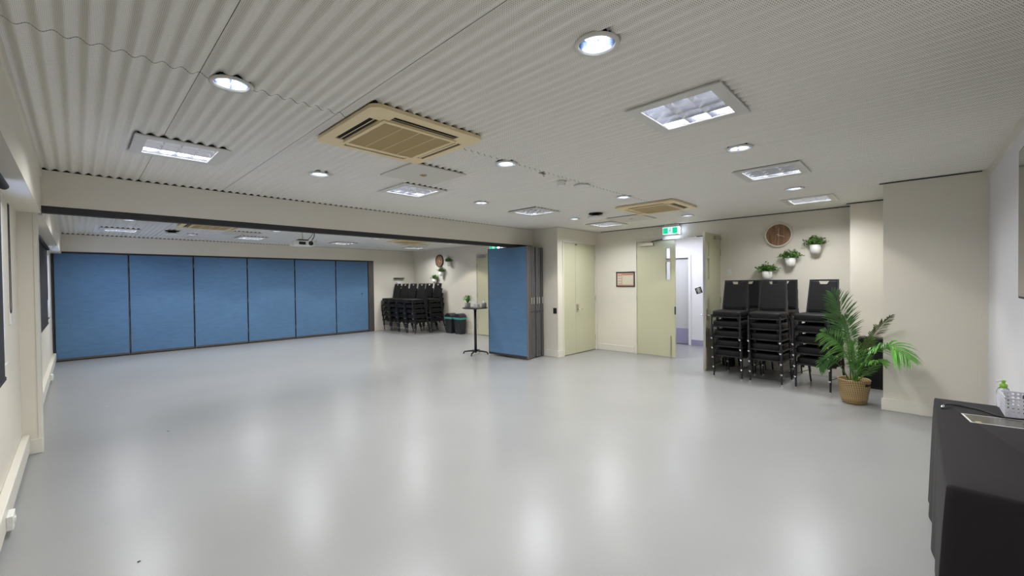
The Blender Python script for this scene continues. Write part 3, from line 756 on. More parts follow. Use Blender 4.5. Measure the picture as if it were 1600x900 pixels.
def clock(y, z, rim, label, h_ang, m_ang):
    t = thing('wall_clock', label, 'clock', (W, y, z))
    MB().lathe([(.186, 0), (.207, 0), (.207, -.045), (.196, -.05), (.186, -.045), (.186, 0)], 48, (0, 0, 0), 'x').build('rim', rim, t, smooth=False)
    MB().lathe([(0, -.028), (.19, -.028), (.19, -.01), (0, -.01)], 48, (0, 0, 0), 'x').build('wooden_face', M_WOOD, t)
    for nm, a, L in (('hour_hand', h_ang, .10), ('minute_hand', m_ang, .125)):
        MB().bar((-.034, math.sin(a) * .03, -math.cos(a) * .03), (-.034, -math.sin(a) * L, math.cos(a) * L), .006, .002, (1, 0, 0)).build(nm, M_CLOCKR, t)
    MB().lathe([(0, -.038), (.008, -.038), (.008, -.028)], 12, (0, 0, 0), 'x').build('centre_cap', M_CLOCKR, t)
clock(1.50, 2.372, M_CLOCKR, 'round wooden clock with white rim above the near wall planters', math.radians(112), math.radians(2))
clock(11.36, 2.345, M_CLOCKD, 'round wooden clock with black rim in the far room', math.radians(112), math.radians(2))

def leaf_cluster(n, rad, hgt, spread, seed, lw=.010, ll=.055, droop=.5):
    rnd = random.Random(seed); b = MB()
    for i in range(n):
        a = rnd.uniform(0, 2 * PI); q = rnd.random() ** .6
        bx_, by_ = .02 * math.cos(a), .02 * math.sin(a)
        p0 = Vector((bx_, by_, 0)); tip = Vector((math.cos(a) * rad * q * spread, math.sin(a) * rad * q, hgt * (1.05 - q * droop) * rnd.uniform(.6, 1.05)))
        mid = p0.lerp(tip, .55) + Vector((0, 0, .02)); b.tube([p0, mid, tip], .0012, 3)
        for k in range(7):
            f = .3 + .7 * k / 6; c = p0.lerp(mid, f / .55) if f < .55 else mid.lerp(tip, (f - .55) / .45)
            d = Vector((rnd.gauss(0, 1), rnd.gauss(0, 1), rnd.gauss(.2, .6))).normalized(); L = ll * rnd.uniform(.6, 1.1)
            sd = d.cross(Vector((rnd.gauss(0, 1), rnd.gauss(0, 1), rnd.gauss(0, 1)))).normalized() * lw
            b.add([c, c + d * L * .45 + sd, c + d * L, c + d * L * .45 - sd], [(0, 1, 2, 3)])
    return b
def planter(y, z, seed, label, group):
    t = thing('wall_planter', label, 'planter', (W, y, z), 0, group)
    prof = [(.0, -.075), (.040, -.072), (.062, -.055), (.074, -.02), (.080, .075), (.074, .075), (.068, .0), (.0, -.01)]
    MB().lathe(prof, 28, (-.085, 0, 0)).build('pot', M_POT, t, smooth=True)
    box(-.03, 0, -.03, .03, -.02, .06).build('wall_bracket', M_POT, t)
    lc = leaf_cluster(46, .18, .20, .7, seed, .012, .06, .68); lc.v = [(min(x, .080 - .0006 * (i % 7)), y, z) for i, (x, y, z) in enumerate(lc.v)]
    f = lc.build('foliage', M_LEAF, t); f.location = (-.085, 0, .05)
planter(1.66, 1.665, 1, 'white wall planter with a bushy fern, lowest of three beside the near clock', 'near wall planters')
planter(1.315, 1.885, 2, 'white wall planter with a bushy fern, middle of three beside the near clock', 'near wall planters')
planter(.965, 2.085, 3, 'white wall planter with a bushy fern, highest of three beside the near clock', 'near wall planters')
planter(11.56, 1.67, 4, 'white wall planter with a fern, lowest of three beside the far black-rimmed clock', 'far wall planters')
planter(11.18, 1.90, 5, 'white wall planter with a fern, middle of three beside the far black-rimmed clock', 'far wall planters')
planter(10.77, 2.22, 6, 'white wall planter with a fern, highest of three beside the far black-rimmed clock', 'far wall planters')

# evacuation plan
ev = thing('framed_plan', 'framed pink-bordered evacuation plan between cupboard and double door', 'picture', (W, 4.455, 1.475))
fr = MB(); w_, h_ = .225, .33
for q in ((-w_, w_, 0, .02), (-w_, w_, h_ - .02, h_), (-w_, -w_ + .02, .02, h_ - .02), (w_ - .02, w_, .02, h_ - .02)): fr.box(-.022, 0, q[0], q[1], q[2], q[3])
fr.build('frame', M_BLACK, ev, bevel=.003)
sh = box(-.010, -.004, -w_ + .018, w_ - .018, .018, h_ - .018).build('sheet', mat('plan_pink', (.60, .37, .29), .5), ev)
cream = mat('plan_cream', (.60, .56, .43), .5); ink = mat('plan_ink', (.12, .12, .10), .5); redk = mat('plan_red', (.36, .15, .11), .5)
box(-.0115, -.010, -.185, .075, .055, .245).build('plan_area', cream, sh)
for z in (.07, .13, .19): box(-.0115, -.010, .10, .195, z, z + .045).build('legend_box', cream, sh)
box(-.0115, -.010, -.185, .085, .262, .282).build('title_bar', redk, sh)
mk = MB()
rr = random.Random(5)
for i in range(16):
    y = rr.uniform(-.17, .06); z = rr.uniform(.07, .23); mk.box(-.0125, -.0115, y, y + rr.uniform(.006, .022), z, z + .004)
for i in range(6):
    y = .105 + .014 * i; mk.box(-.0125, -.0115, y, y + .009, .195 if i % 2 else .075, .20 if i % 2 else .083)
for z in (.122, .182, .245): mk.box(-.0125, -.0115, .10, .195, z, z + .005)
mk.build('plan_lines', ink, sh)

def plate(x, y, z, sx, label, cat, m=M_WHITEP, wy=.04, hz=.06, name='light_switch', axis='x'):
    t = thing(name, label, cat, (x, y, z))
    box(-.008, 0, -wy, wy, -hz, hz).build('cover_plate', m, t, bevel=.002)
    box(-.012, -.008, -.012, .012, -.018, .018).build('rocker', m, t, bevel=.001)
plate(W, 2.30, 1.735, 1, 'white light switch plate beside the open door leaf', 'switch')
plate(XC, 5.275, .985, 1, 'black wall switch plate on the side of the cupboard wall', 'switch', M_BLACK, .045, .06)
plate(W, 9.68, 1.62, 1, 'upper small white switch plate beside the far door', 'switch', M_WHITEP, .04, .055)
plate(W, 9.68, 1.34, 1, 'middle small white switch plate beside the far door', 'switch', M_WHITEP, .04, .055)
plate(W, 9.68, 1.00, 1, 'lowest white switch plate beside the far door', 'switch', M_WHITEP, .05, .055)
plate(W, 1.62, .33, 1, 'white power outlet under the chair stacks nearer the open door', 'outlet', M_WHITEP, .06, .04, 'power_outlet')
plate(W, 1.44, .33, 1, 'white power outlet under the middle chair stack', 'outlet', M_WHITEP, .06, .04, 'power_outlet')
so = thing('duct_outlet', 'white power outlet on the cable duct near the pier', 'outlet', (XLL + .05, 4.0, .09))
MB().box(0, .03, -.07, .07, -.04, .05).build('cover_plate', M_WHITEP, so, bevel=.003)
box(.03, .036, -.02, .02, -.01, .02).build('rocker', M_WHITEP, so)
so2 = thing('duct_outlet', 'white power outlet on the cable duct below the far blind', 'outlet', (XLL + .05, 10.2, .09))
MB().box(0, .03, -.07, .07, -.04, .05).build('cover_plate', M_WHITEP, so2, bevel=.003)
box(.03, .036, -.02, .02, -.01, .02).build('rocker', M_WHITEP, so2)
# door sign on the corridor wall
sg = thing('door_sign', 'tilted black square sign with a white round emblem on the corridor wall', 'sign', (11.62, 3.578, 1.35))
sb = box(-.004, 0, -.075, .075, -.075, .075).build('sign_board', M_BLACK, sg)
MB().lathe([(.036, -.0008), (.043, -.0008), (.043, .0008), (.036, .0008), (.036, -.0008)], 24, (-.0045, 0, .015), 'x').build('emblem_ring', M_WHITEP, sb)
MB().box(-.0055, -.004, -.008, .008, -.012, .042).box(-.0055, -.004, -.036, .036, -.050, -.042).build('emblem', M_WHITEP, sb)
sg.rotation_euler = (math.radians(-19), 0, 0)
# far wall shelf dispenser
ds = thing('wall_dispenser', 'white wall dispenser under a thin dark ledge above the far chair stacks', 'dispenser', (9.02, YF, 1.50))
box(-.09, .09, -.10, 0, -.06, .16).build('body', M_WHITEP, ds, bevel=.01)
box(-.19, .19, -.10, 0, .27, .30).build('ledge', M_BLACKM, ds)
box(-.08, .08, -.105, -.10, -.05, .03).build('outlet', M_BLACK, ds)

# wall screen
tv = thing('wall_screen', 'large black-framed flat screen on the wall above the cloth-covered table', 'screen', (4.525, YTV, 1.935))
box(-.835, .835, .03, .085, -.473, .473).build('housing', M_BLACK, tv, bevel=.004)
box(-.823, .823, .085, .087, -.458, .462).build('screen_glass', mat('screen_off', (.16, .15, .14), .12), tv)
box(-.3, .3, .0, .03, -.2, .2).build('wall_mount', M_BLACKM, tv)

# ------------------------------------------------------------------ chairs
def make_chair():
    t = thing('banquet_chair', '', 'chair', (0, 0, 0))
    # cushion: front edge at -x
    n = 10; top = []; vs_ = []; fs_ = []
    def ring(z, ins, crown):
        out = []
        for q in range(28):
            a = 2 * PI * q / 28; c, s_ = math.cos(a), math.sin(a); k = .30
            ex = math.copysign(abs(c) ** k, c); ey = math.copysign(abs(s_) ** k, s_)
            out.append((-.016 + ex * (.212 - ins) - (.010 * (1 - ey * ey) if ex < -.7 else 0), ey * (.222 - ins), z))
        return out
    for z, ins in ((.368, .012), (.380, 0), (.442, 0), (.457, .010), (.464, .035)): vs_ += ring(z, ins, 0)
    for r_ in range(4):
        for q in range(28): fs_.append((r_ * 28 + q, r_ * 28 + (q + 1) % 28, (r_ + 1) * 28 + (q + 1) % 28, (r_ + 1) * 28 + q))
    fs_.append(tuple(range(27, -1, -1))); fs_.append(tuple(4 * 28 + q for q in range(28)))
    MB().add(vs_, fs_).build('seat', M_VINYL, t, smooth=True)
    # frame and legs are set out so that a chair lifted 0.16 and slid 0.024 forward clears the one below
    f = MB(); zf = .362
    pts = [(-.220, -.200), (-.229, -.10), (-.232, 0), (-.229, .10), (-.220, .200)]
    for a, b in zip(pts, pts[1:]): f.bar((a[0], a[1], zf), (b[0], b[1], zf), .016, .020)
    for s in (-1, 1): f.bar((-.220, s * .205, zf), (.188, s * .203, zf), .018, .020)
    f.bar((.184, -.205, zf), (.184, .205, zf), .016, .020)
    f.build('seat_frame', M_GREYM, t)
    for s in (-1, 1):
        l = MB().bar((-.222, s * .213, .40), (-.238, s * .213, .012), .022, .020, (1, 0, 0)).build('leg', M_GREYM, t, bevel=.003, bseg=1)
        MB().lathe([(0, 0), (.011, 0), (.012, .008), (.009, .016), (.009, .03)], 10, (-.238, s * .213, 0)).box(-.2505, -.234, s * .213 - .013, s * .213 + .013, .012, .024).build('glide', M_CHROME, l)
        l2 = MB().bar((.187, s * .215, .42), (.320, s * .215, .012), .020, .018, (1, 0, 0)).build('leg', M_GREYM, t, bevel=.003, bseg=1)
        MB().lathe([(0, 0), (.009, 0), (.0105, .008), (.008, .016), (.008, .03)], 10, (.320, s * .215, 0)).build('glide', M_CHROME, l2)
        MB().tube([(-.231, s * .216, .20), (-.226, s * .234, .20), (.240, s * .234, .20), (.256, s * .218, .20)], .005, 6).build('stretcher', M_GREYM, t)
        for x in (-.13, .10): box(x - .016, x + .016, s * .16 - .016, s * .16 + .016, .3025, .372).build('stacking_pad', M_BLACK, t)
    bf = MB(); A = (.190, .42); B = (.285, .95)
    for s in (-1, 1):
        bf.bar((A[0], s * .189, A[1]), (B[0], s * .170, B[1]), .022, .024, (1, 0, 0))
        bf.bar((.186, s * .189, .362), (A[0], s * .189, .43), .022, .020, (1, 0, 0))
    bf.bar((B[0], -.181, B[1] - .010), (B[0], .181, B[1] - .010), .022, .024)
    bf.bar((A[0] + .012, -.185, .485), (A[0] + .012, .185, .485), .018, .02)
    bf.build('back_frame', M_GREYM, t)
    # padded back with a hand slot below the top rail
    def bx(z): return A[0] + (B[0] - A[0]) * (z - A[1]) / (B[1] - A[1])
    def hw(z): return .179 - .018 * (z - .49) / .44
    p = MB(); 
    outl = [(-1, .495), (1, .495), (1, .928), (.40, .928), (.34, .905), (.28, .885), (-.28, .885), (-.34, .905), (-.40, .928), (-1, .928)]
    fr_, bk = [], []
    for u, z in outl:
        fr_.append((bx(z) - .022, u * hw(z), z)); bk.append((bx(z) + .016, u * hw(z), z))
    m = len(outl); p.add(fr_ + bk, [tuple(range(m)), tuple(range(2 * m - 1, m - 1, -1))] + [(i, (i + 1) % m, (i + 1) % m + m, i + m) for i in range(m)])
    p.build('backrest', M_VINYL, t, bevel=.009, bseg=2)
    return t
cp = make_chair(); first_chair = [True]
lev = ['bottom', 'second', 'third', 'fourth', 'top']
def stack(x, y, n, where, group, drz=0.0):
    for k in range(n):
        o = cp if first_chair[0] else copy_tree(cp)
        first_chair[0] = False
        o.location = (x - .024 * k * math.cos(drz), y - .024 * k * math.sin(drz) + random.uniform(-.0008, .0008), .16 * k); o.rotation_euler = (0, 0, drz)
        o['label'] = 'black chair, %s in the stack %s' % (['lowest', 'second up', 'third up', 'fourth up', 'topmost'][k], where)
        o['group'] = group
stack(8.668, 1.960, 5, 'beside the open door leaf', 'near stacked chairs', -.04)
stack(8.655, 1.415, 5, 'in the middle of the near front row', 'near stacked chairs', -.04)
stack(8.636, .79, 5, 'partly behind the potted palm', 'near stacked chairs', -.19)
stack(9.288, 1.925, 5, 'against the wall behind the door-side stack', 'near stacked chairs', -.04)
stack(9.288, 1.385, 5, 'against the wall behind the middle near stack', 'near stacked chairs', -.04)
for i, y in enumerate((12.705, 12.215, 11.725, 11.235)):
    stack(8.66, y, 5, ['in the corner by the far folding wall', 'second from the far folding wall', 'third from the far folding wall', 'fourth from the far folding wall'][i], 'far stacked chairs')
for i, y in enumerate((11.725, 11.235)):
    stack(9.290, y, 5, ['behind the third far stack, below the far planters', 'beside the far rubbish bins, against the wall'][i], 'far stacked chairs')

# black cabinet in the alcove
cb = thing('black_cabinet', 'plain black upright cabinet in the alcove behind the potted palm', 'cabinet', (9.10, .235, 0))
box(0, .22, -.155, .155, .01, .735).build('body', M_BLACK, cb, bevel=.006)
box(-.006, 0, -.145, .145, .03, .72).build('front_panel', M_VINYL, cb)
MB().box(.02, .05, -.14, -.11, 0, .01).box(.02, .05, .11, .14, 0, .01).box(.17, .2, -.14, -.11, 0, .01).box(.17, .2, .11, .14, 0, .01).build('feet', M_BLACK, cb)
bg_ = thing('black_bag', 'black bag slumped on the floor behind the door-side chair stack', 'bag', (9.52, 2.28, 0))
b = MB().lathe([(0, 0), (.085, 0), (.105, .04), (.10, .14), (.085, .22), (.04, .27), (0, .28)], 16)
b.v = [(x * .8, y * 1.05, z) for x, y, z in b.v]
b.build('body', M_VINYL, bg_, smooth=True)
MB().tube([(0, -.06, .24), (0, -.05, .32), (0, .05, .32), (0, .06, .24)], .007, 6).build('handle', M_BLACK, bg_)

# ------------------------------------------------------------------ potted palm
palm = thing('potted_palm', 'tall potted palm in a woven basket beside the wall block', 'plant', (8.05, .345, 0))
prof = [(0, .004), (.115, .004), (.128, .02), (.160, .20), (.166, .295), (.172, .305), (.166, .315), (.158, .305), (.152, .2), (.14, .06)]
bk = MB().lathe(prof, 40).build('basket', M_WEAVE, palm, smooth=True)
MB().lathe([(.155, .27), (0, .275)], 30).build('soil', M_SOIL, palm)
for ang_ in (-2.05, 1.1):
    b = MB()
    for i in range(8):
        a0 = ang_ - .28 + .56 * i / 8; a1 = ang_ - .28 + .56 * (i + 1) / 8; r = .1665
        b.add([(r * math.cos(a0), r * math.sin(a0), .245), (r * math.cos(a1), r * math.sin(a1), .245), (r * 1.012 * math.cos(a1), r * 1.012 * math.sin(a1), .275), (r * 1.012 * math.cos(a0), r * 1.012 * math.sin(a0), .275)], [(0, 1, 2, 3)])
    b.build('handle_slot', M_VOID, bk, solid=.004)
RV = Vector((math.cos(_yaw), -math.sin(_yaw), 0)); TV = Vector((-math.sin(_yaw), -math.cos(_yaw), 0))
def W3(r, z, t=0): return RV * r + TV * t + Vector((0, 0, z))
def frond(p0, p1, p2, ll, m, n=24, start=.25, droop=.25, seed=0, lw=.0068, face=0.0):
    rnd = random.Random(seed); b = MB()
    def bz(t): return p0 * (1 - t) ** 2 + p1 * 2 * t * (1 - t) + p2 * t * t
    pts = [bz(i / 12) for i in range(13)]
    b.tube(pts, [.0075 - .0060 * i / 12 for i in range(13)], 6)
    for i in range(n):
        t = start + (1 - start) * (i + .5) / n; c = bz(t); tg = (bz(min(1, t + .02)) - bz(t - .02)).normalized()
        side = tg.cross(TV + Vector((0, 0, face))).normalized(); nrm = side.cross(tg).normalized()
        prof_ = math.sin(PI * min(1, (.18 + .82 * (t - start) / (1 - start)))) ** .55; L = ll * max(.35, prof_)
        for s in (-1, 1):
            lean = .50 + .55 * (t - start) / (1 - start)
            d = (side * s * math.cos(lean) + tg * math.sin(lean) + nrm * rnd.uniform(-.15, .3)).normalized()
            l_ = L * rnd.uniform(.88, 1.1); wv = d.cross(nrm).normalized() * lw
            dn = Vector((0, 0, -droop * l_))
            a = c; q1 = c + d * l_ * .4 + dn * .12; q2 = c + d * l_ * .75 + dn * .5; q3 = c + d * l_ + dn
            up = nrm * .004
            b.add([a + tg * lw * .9, a - tg * lw * .9, q1 + wv, q1 + up, q1 - wv, q2 + wv * .8, q2 + up * .8, q2 - wv * .8, q3], [(0, 2, 3), (0, 3, 1), (1, 3, 4), (2, 5, 6, 3), (3, 6, 7, 4), (5, 8, 6), (6, 8, 7)])
    return b.build('frond', m, palm)
B0 = .29
FR = [((-.02, B0, -.03), (.03, .95, -.10), (-.24, 1.42, -.06), .30, M_LEAFD, 30, .42, .12),
      ((.01, B0, -.02), (.06, .85, -.12), (.0, 1.10, -.16), .20, M_LEAFD, 22, .45, .2),
      ((-.03, B0, .03), (-.16, .78, .12), (-.53, .93, .16), .26, M_LEAFP, 26, .38, .35),
      (Vector((-.03, -.03, B0)), Vector((-.10, -.06, .82)), Vector((-.30, -.375, 1.165)), .13, M_LEAFO, 28, .42, .10),
      (Vector((-.04, -.02, B0)), Vector((-.28, -.24, 1.08)), Vector((-.46, -.53, .68)), .25, M_LEAFB, 36, .36, .5),
      (Vector((-.04, .0, B0)), Vector((-.22, -.10, .68)), Vector((-.40, -.33, .62)), .15, M_LEAFP, 26, .28, .4),
      ((.0, B0, .02), (.0, .62, .10), (.12, .86, .12), .16, M_LEAFP, 22, .3, .2),
      ((-.02, B0, .04), (-.10, .60, .14), (-.16, .82, .18), .17, M_LEAFP, 22, .3, .2),
      ((-.03, B0, -.05), (-.20, .68, -.08), (-.40, .46, -.06), .16, M_LEAFD, 20, .4, .4),
      ((.0, B0, .05), (-.03, .46, .26), (-.06, .60, .40), .13, M_LEAFP, 20, .25, .2),
      ((.0, B0, .04), (-.02, .45, .14), (-.14, .55, .18), .14, M_LEAFP, 18, .3, .25)]
PT = lambda q: q if isinstance(q, Vector) else W3(*q)
for i, (a, b_, c, ll, m, n, st, dr) in enumerate(FR): frond(PT(a), PT(b_), PT(c), ll, m, int(n * 1.15), st, dr, i)

# ------------------------------------------------------------------ far room: high table, bins
ht = thing('high_table', 'round black high table behind the folded blue panels', 'table', (7.325, 6.90, 0))
MB().lathe([(0, 1.02), (.27, 1.02), (.285, 1.028), (.285, 1.042), (.28, 1.045), (0, 1.045)], 40).build('table_top', M_BLACK, ht)
MB().tube([(0, 0, .03), (0, 0, 1.02)], .030, 16).build('column', M_BLACKM, ht, smooth=True)
MB().lathe([(.03, .985), (.07, 1.012), (.07, 1.02), (0, 1.02)], 20).build('top_flange', M_BLACKM, ht)
for k in range(4):
    a = math.radians(30) + k * PI / 2; c, s = math.cos(a), math.sin(a)
    MB().tube([(c * .02, s * .02, .075), (c * .16, s * .16, .062), (c * .27, s * .27, .045), (c * .285, s * .285, .012), (c * .285, s * .285, 0)], [.022, .019, .016, .016, .016], 8).build('foot', M_BLACKM, ht, smooth=True)
tpn = thing('table_plant', 'small spiky green plant in a grey pot on the high table', 'plant', (7.21, 7.02, 1.045))
MB().lathe([(0, 0), (.058, 0), (.063, .01), (.066, .11), (.060, .11), (.056, .09), (0, .09)], 24).build('pot', M_POTG, tpn, smooth=True)
b = MB(); rr = random.Random(3)
for i in range(34):
    a = rr.uniform(0, 2 * PI); R_ = rr.uniform(.07, .21); hh = rr.uniform(.08, .20) * (1.15 - R_ * 2)
    p0 = Vector((0, 0, .09)); p1 = Vector((math.cos(a) * R_ * .5, math.sin(a) * R_ * .5, .10 + hh)); p2 = Vector((math.cos(a) * R_, math.sin(a) * R_, .07 + hh * .7))
    sd = Vector((-math.sin(a), math.cos(a), 0)) * .010
    b.add([p0 - sd * .5, p0 + sd * .5, p1 - sd, p1 + sd, p2], [(0, 1, 3, 2), (2, 3, 4)])
b.build('leaves', mat('spiky_leaf', (.10, .24, .04), .4, var=.3, vscale=30), tpn)
cu = thing('tissue_box', 'small pale tissue box on the high table', 'box', (7.34, 6.86, 1.045), .2)
box(-.05, .05, -.05, .05, 0, .085).build('carton', M_WHITEP, cu, bevel=.004)
MB().add([(-.02, -.01, .085), (.02, -.01, .085), (.015, .012, .12), (-.018, .01, .115)], [(0, 1, 2, 3)]).build('tissue', M_POT, cu, solid=.002)
sp = thing('sanitiser_bottle', 'grey sanitiser caddy with pump bottle on the high table', 'bottle', (7.47, 6.76, 1.045))
MB().lathe([(0, 0), (.05, 0), (.055, .02), (.055, .09), (.05, .10), (0, .10)], 20).build('holder', M_POTG, sp, smooth=True)
MB().lathe([(.028, .10), (.028, .13), (.012, .14), (.008, .165), (.018, .168), (.018, .178), (0, .18)], 14).build('pump', M_WHITEP, sp)

def bin_(x, y, rz, label):
    t = thing('rubbish_bin', label, 'bin', (x, y, 0), rz, 'rubbish bins beside the far chair stacks')
    def fr_(w0, d0, w1, d1, z0, z1):
        return MB().add([(-d0, -w0, z0), (d0, -w0, z0), (d0, w0, z0), (-d0, w0, z0), (-d1, -w1, z1), (d1, -w1, z1), (d1, w1, z1), (-d1, w1, z1)], [(3, 2, 1, 0), (4, 5, 6, 7), (0, 1, 5, 4), (1, 2, 6, 5), (2, 3, 7, 6), (3, 0, 4, 7)])
    fr_(.135, .105, .165, .125, 0, .50).build('body', M_BIN, t, bevel=.015)
    fr_(.170, .130, .173, .133, .455, .515).build('liner', M_BAG, t, bevel=.006)
    l = MB(); n = 12
    vs_ = []; 
    for s in (-1, 1):
        for i in range(n + 1):
            a = PI * i / n; vs_.append((s * .128, .168 * math.cos(a), .515 + .125 * math.sin(a)))
    fs_ = [(i, i + 1, i + n + 2, i + n + 1) for i in range(n)] + [tuple(range(n, -1, -1)), tuple(range(n + 1, 2 * n + 2)), (0, n + 1, 2 * n + 1, n)]
    ld = l.add(vs_, fs_).build('dome_lid', M_BIN, t, bevel=.006)
    box(-.132, -.128, -.10, .10, .535, .60).build('swing_flap', M_BLACK, ld)
bin_(9.44, 10.06, 0, 'black swing-lid bin with teal liner, the one nearer the far door')
bin_(9.42, 10.50, 0, 'black swing-lid bin with teal liner, the one nearer the far chair stacks')

# ------------------------------------------------------------------ cloth-covered table
tb = thing('trestle_table', 'folding table hidden under a black cloth below the screen', 'table', (4.475, -.555, 0))
box(-.85, .85, -.215, .215, .715, .742).build('table_top', M_POTG, tb, bevel=.004)
for sx in (-1, 1):
    for sy in (-1, 1): MB().tube([(sx * .72, sy * .17, 0), (sx * .70, sy * .17, .715)], .014, 8).build('leg', M_STEEL, tb)
def cloth():
    x0, x1, y0, y1, zt = 3.605, 5.345, -.784, -.325, .75
    hx, hy = (x1 - x0) / 2, (y1 - y0) / 2; cx, cy = (x0 + x1) / 2, (y0 + y1) / 2
    b = MB(); N = 240; per = []
    L = 2 * (x1 - x0) + 2 * (y1 - y0)
    rc = .02
    for i in range(N):
        s = L * i / N
        segs = [((x0, y1), (x0, y0)), ((x0, y0), (x1, y0)), ((x1, y0), (x1, y1)), ((x1, y1), (x0, y1))]
        for a, c in segs:
            l = abs(a[0] - c[0]) + abs(a[1] - c[1])
            if s <= l:
                f = s / l; per.append((a[0] + (c[0] - a[0]) * f, a[1] + (c[1] - a[1]) * f)); break
            s -= l
    rows = [(zt, -.012), (zt - .004, -.002), (zt - .014, .003), (zt - .06, .006), (zt - .18, .010), (zt - .34, .014), (zt - .52, .018), (zt - .66, .021), (.015, .023)]
    vs_ = []
    for z, off in rows:
        dep = (zt - z) / zt
        for i, (x, y) in enumerate(per):
            nx = (x - cx) / hx; ny = (y - cy) / hy
            dx = 0; dy = 0
            if abs(nx) > .999: dx = math.copysign(1, nx)
            if abs(ny) > .999: dy = math.copysign(1, ny)
            w = dep * (.007 * math.sin(i * .21 + .9 * math.sin(i * .11)) + .004 * math.sin(i * .47 + 1.3))
            corner = max(0, 1 - ((1 - abs(nx)) * hx + (1 - abs(ny)) * hy) / .13)
            o = off + w + dep * .015 * corner * (1 if ny > 0 else 0)
            if ny < -.99: o = min(o, .0)
            yy = max(y + dy * o, -.788)
            vs_.append((x + dx * o, yy, z + (0.0 if z > .7 else .004 * math.sin(i * .2) if z > .05 else .0)))
    fs_ = []
    for r in range(len(rows) - 1):
        for i in range(N): fs_.append((r * N + i, r * N + (i + 1) % N, (r + 1) * N + (i + 1) % N, (r + 1) * N + i))
    fs_.append(tuple(range(N)))
    return b.add(vs_, fs_).build('tablecloth', M_CLOTH, smooth=True)
tag(cloth(), 'black cloth draped to the floor over the table below the screen', 'tablecloth')
TZ = .7505
ls = thing('laminated_sheet', 'laminated dark printed sheet with white edge lying on the black cloth', 'paper', (4.88, -.595, TZ), .14)
box(-.10, .10, -.15, .15, 0, .0012).build('laminate', M_WHITEP, ls)
box(-.09, .09, -.14, .14, .0012, .0016).build('print', mat('sheet_print', (.10, .095, .075), .12, var=.25, vscale=25), ls)
box(-.085, -.06, .10, .125, .0016, .0019).build('print_mark', mat('print_yellow', (.5, .42, .10), .3), ls)
cable = MB().tube([(5.035, -.358, TZ + .018), (5.08, -.372, TZ + .020), (5.14, -.405, TZ + .010), (5.155, -.44, TZ + .0055), (5.135, -.485, TZ + .0055), (5.11, -.53, TZ + .0055), (5.02, -.575, TZ + .0065), (4.985, -.615, TZ + .0065), (4.995, -.66, TZ + .0065), (5.012, -.71, TZ + .0065), (5.020, -.775, TZ + .0065)], .0048, 8).build('cable', M_BLACK, smooth=True)
tag(cable, 'black cable with a plug end snaking across the black tablecloth', 'cable')
MB().tube([(5.005, -.352, TZ + .0105), (5.035, -.358, TZ + .017)], .0085, 10).build('plug', M_CHROME, cable, smooth=True)
# perforated basket
pb = thing('plastic_basket', 'white perforated plastic basket on the black tablecloth', 'basket', (5.157, -.697, TZ))
def perf(T, nu, nz, U, Z):
    b = MB()
    for i in range(nu):
        for j in range(nz):
            u0, u1, z0, z1 = U * i / nu, U * (i + 1) / nu, Z * j / nz, Z * (j + 1) / nz
            uc, zc = (u0 + u1) / 2, (z0 + z1) / 2; r = .30 * min(u1 - u0, z1 - z0)
            sq = [(u1, zc), (u1, z1), (uc, z1), (u0, z1), (u0, zc), (u0, z0), (uc, z0), (u1, z0)]
            ci = [(uc + r * math.cos(PI * k / 4), zc + r * math.sin(PI * k / 4)) for k in range(8)]
            b.add([T(*p) for p in sq] + [T(*p) for p in ci], [(k, (k + 1) % 8, 8 + (k + 1) % 8, 8 + k) for k in range(8)])
    return b
wx, wy, hb = .115, .075, .115
M_BASK = mat('basket_white', (.72, .72, .78), .45)
perf(lambda u, z: (-wx, -wy + u, z), 7, 5, 2 * wy, hb).build('front_wall', M_BASK, pb, solid=.003)
perf(lambda u, z: (wx, -wy + u, z), 7, 5, 2 * wy, hb).build('back_wall', M_BASK, pb, solid=.003)
perf(lambda u, z: (-wx + u, wy, z), 10, 5, 2 * wx, hb).build('side_wall', M_BASK, pb, solid=.003)
perf(lambda u, z: (-wx + u, -wy, z), 10, 5, 2 * wx, hb).build('side_wall', M_BASK, pb, solid=.003)
box(-wx, wx, -wy, wy, 0, .003).build('base', M_BASK, pb)
rm = MB()
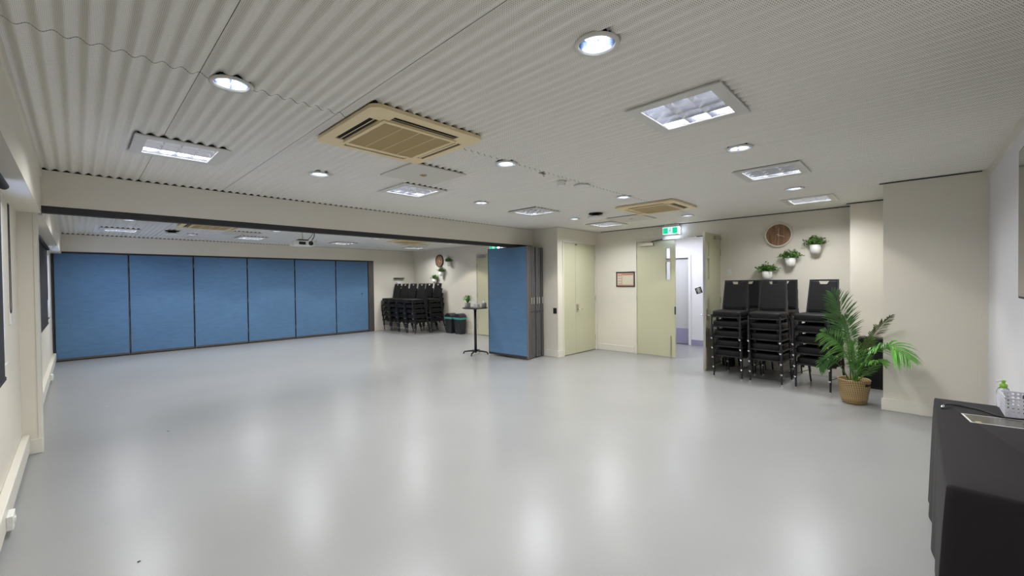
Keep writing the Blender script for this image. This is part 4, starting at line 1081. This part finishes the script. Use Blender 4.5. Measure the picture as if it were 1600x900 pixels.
for q in ((-wx - .005, wx + .005, wy - .002, wy + .005), (-wx - .005, wx + .005, -wy - .005, -wy + .002), (-wx - .005, -wx + .002, -wy, wy), (wx - .002, wx + .005, -wy, wy)): rm.box(q[0], q[1], q[2], q[3], hb - .003, hb + .004)
rm.build('rim', M_BASK, pb)
mkr = thing('remote_control', 'dark blue remote leaning in the white plastic basket', 'remote', (5.16, -.715, TZ + .004))
MB().bar((-.02, .0, .004), (.05, -.02, .135), .04, .02).build('case', M_NAVY, mkr, bevel=.004)
MB().bar((-.012, .012, .03), (.03, .0, .11), .015, .012).build('keypad', M_BLACK, mkr)
bt = thing('pump_bottle', 'clear hand sanitiser bottle with bright green pump behind the basket', 'bottle', (5.365 - .02, -.70, TZ))
bt.location = (5.311, -.640, TZ)
MB().lathe([(0, .0), (.028, 0), (.031, .005), (.031, .105), (.024, .125), (.012, .132), (.012, .14)], 24).build('bottle_body', M_GLASS, bt, smooth=True)
MB().lathe([(.0, .128), (.016, .128), (.019, .136), (.018, .15), (.008, .156), (.008, .166), (.0115, .168), (.0115, .178), (0, .18)], 20).build('pump_cap', M_GREENP, bt, smooth=True)
MB().tube([(0, 0, .173), (-.02, .022, .173), (-.03, .032, .168)], .004, 8).build('nozzle', M_WHITEP, bt)

# ------------------------------------------------------------------ small litter on the floor
def scrap(x, y, s, m, label, seed):
    rnd = random.Random(seed); pts = [(s * rnd.uniform(.6, 1) * math.cos(a), s * .6 * rnd.uniform(.6, 1) * math.sin(a), rnd.uniform(0, .003)) for a in [2 * PI * k / 7 for k in range(7)]]
    o = MB().add([(0, 0, .004)] + pts, [(0, 1 + k, 1 + (k + 1) % 7) for k in range(7)]).build('floor_scrap', m, None, (x, y, .0015), solid=.0015)
    tag(o, label, 'litter')
scrap(1.379, 7.55, .022, M_WHITEP, 'tiny white paper scrap on the floor just past the pier', 1)
scrap(1.797, 5.70, .014, M_BLACK, 'dark fleck on the floor in front of the beam line', 2)
scrap(1.357, 3.02, .012, M_BLACK, 'dark fleck on the open floor near the window wall', 3)
scrap(8.66, 4.44, .022, M_POTG, 'small grey scrap on the floor before the framed plan', 4)
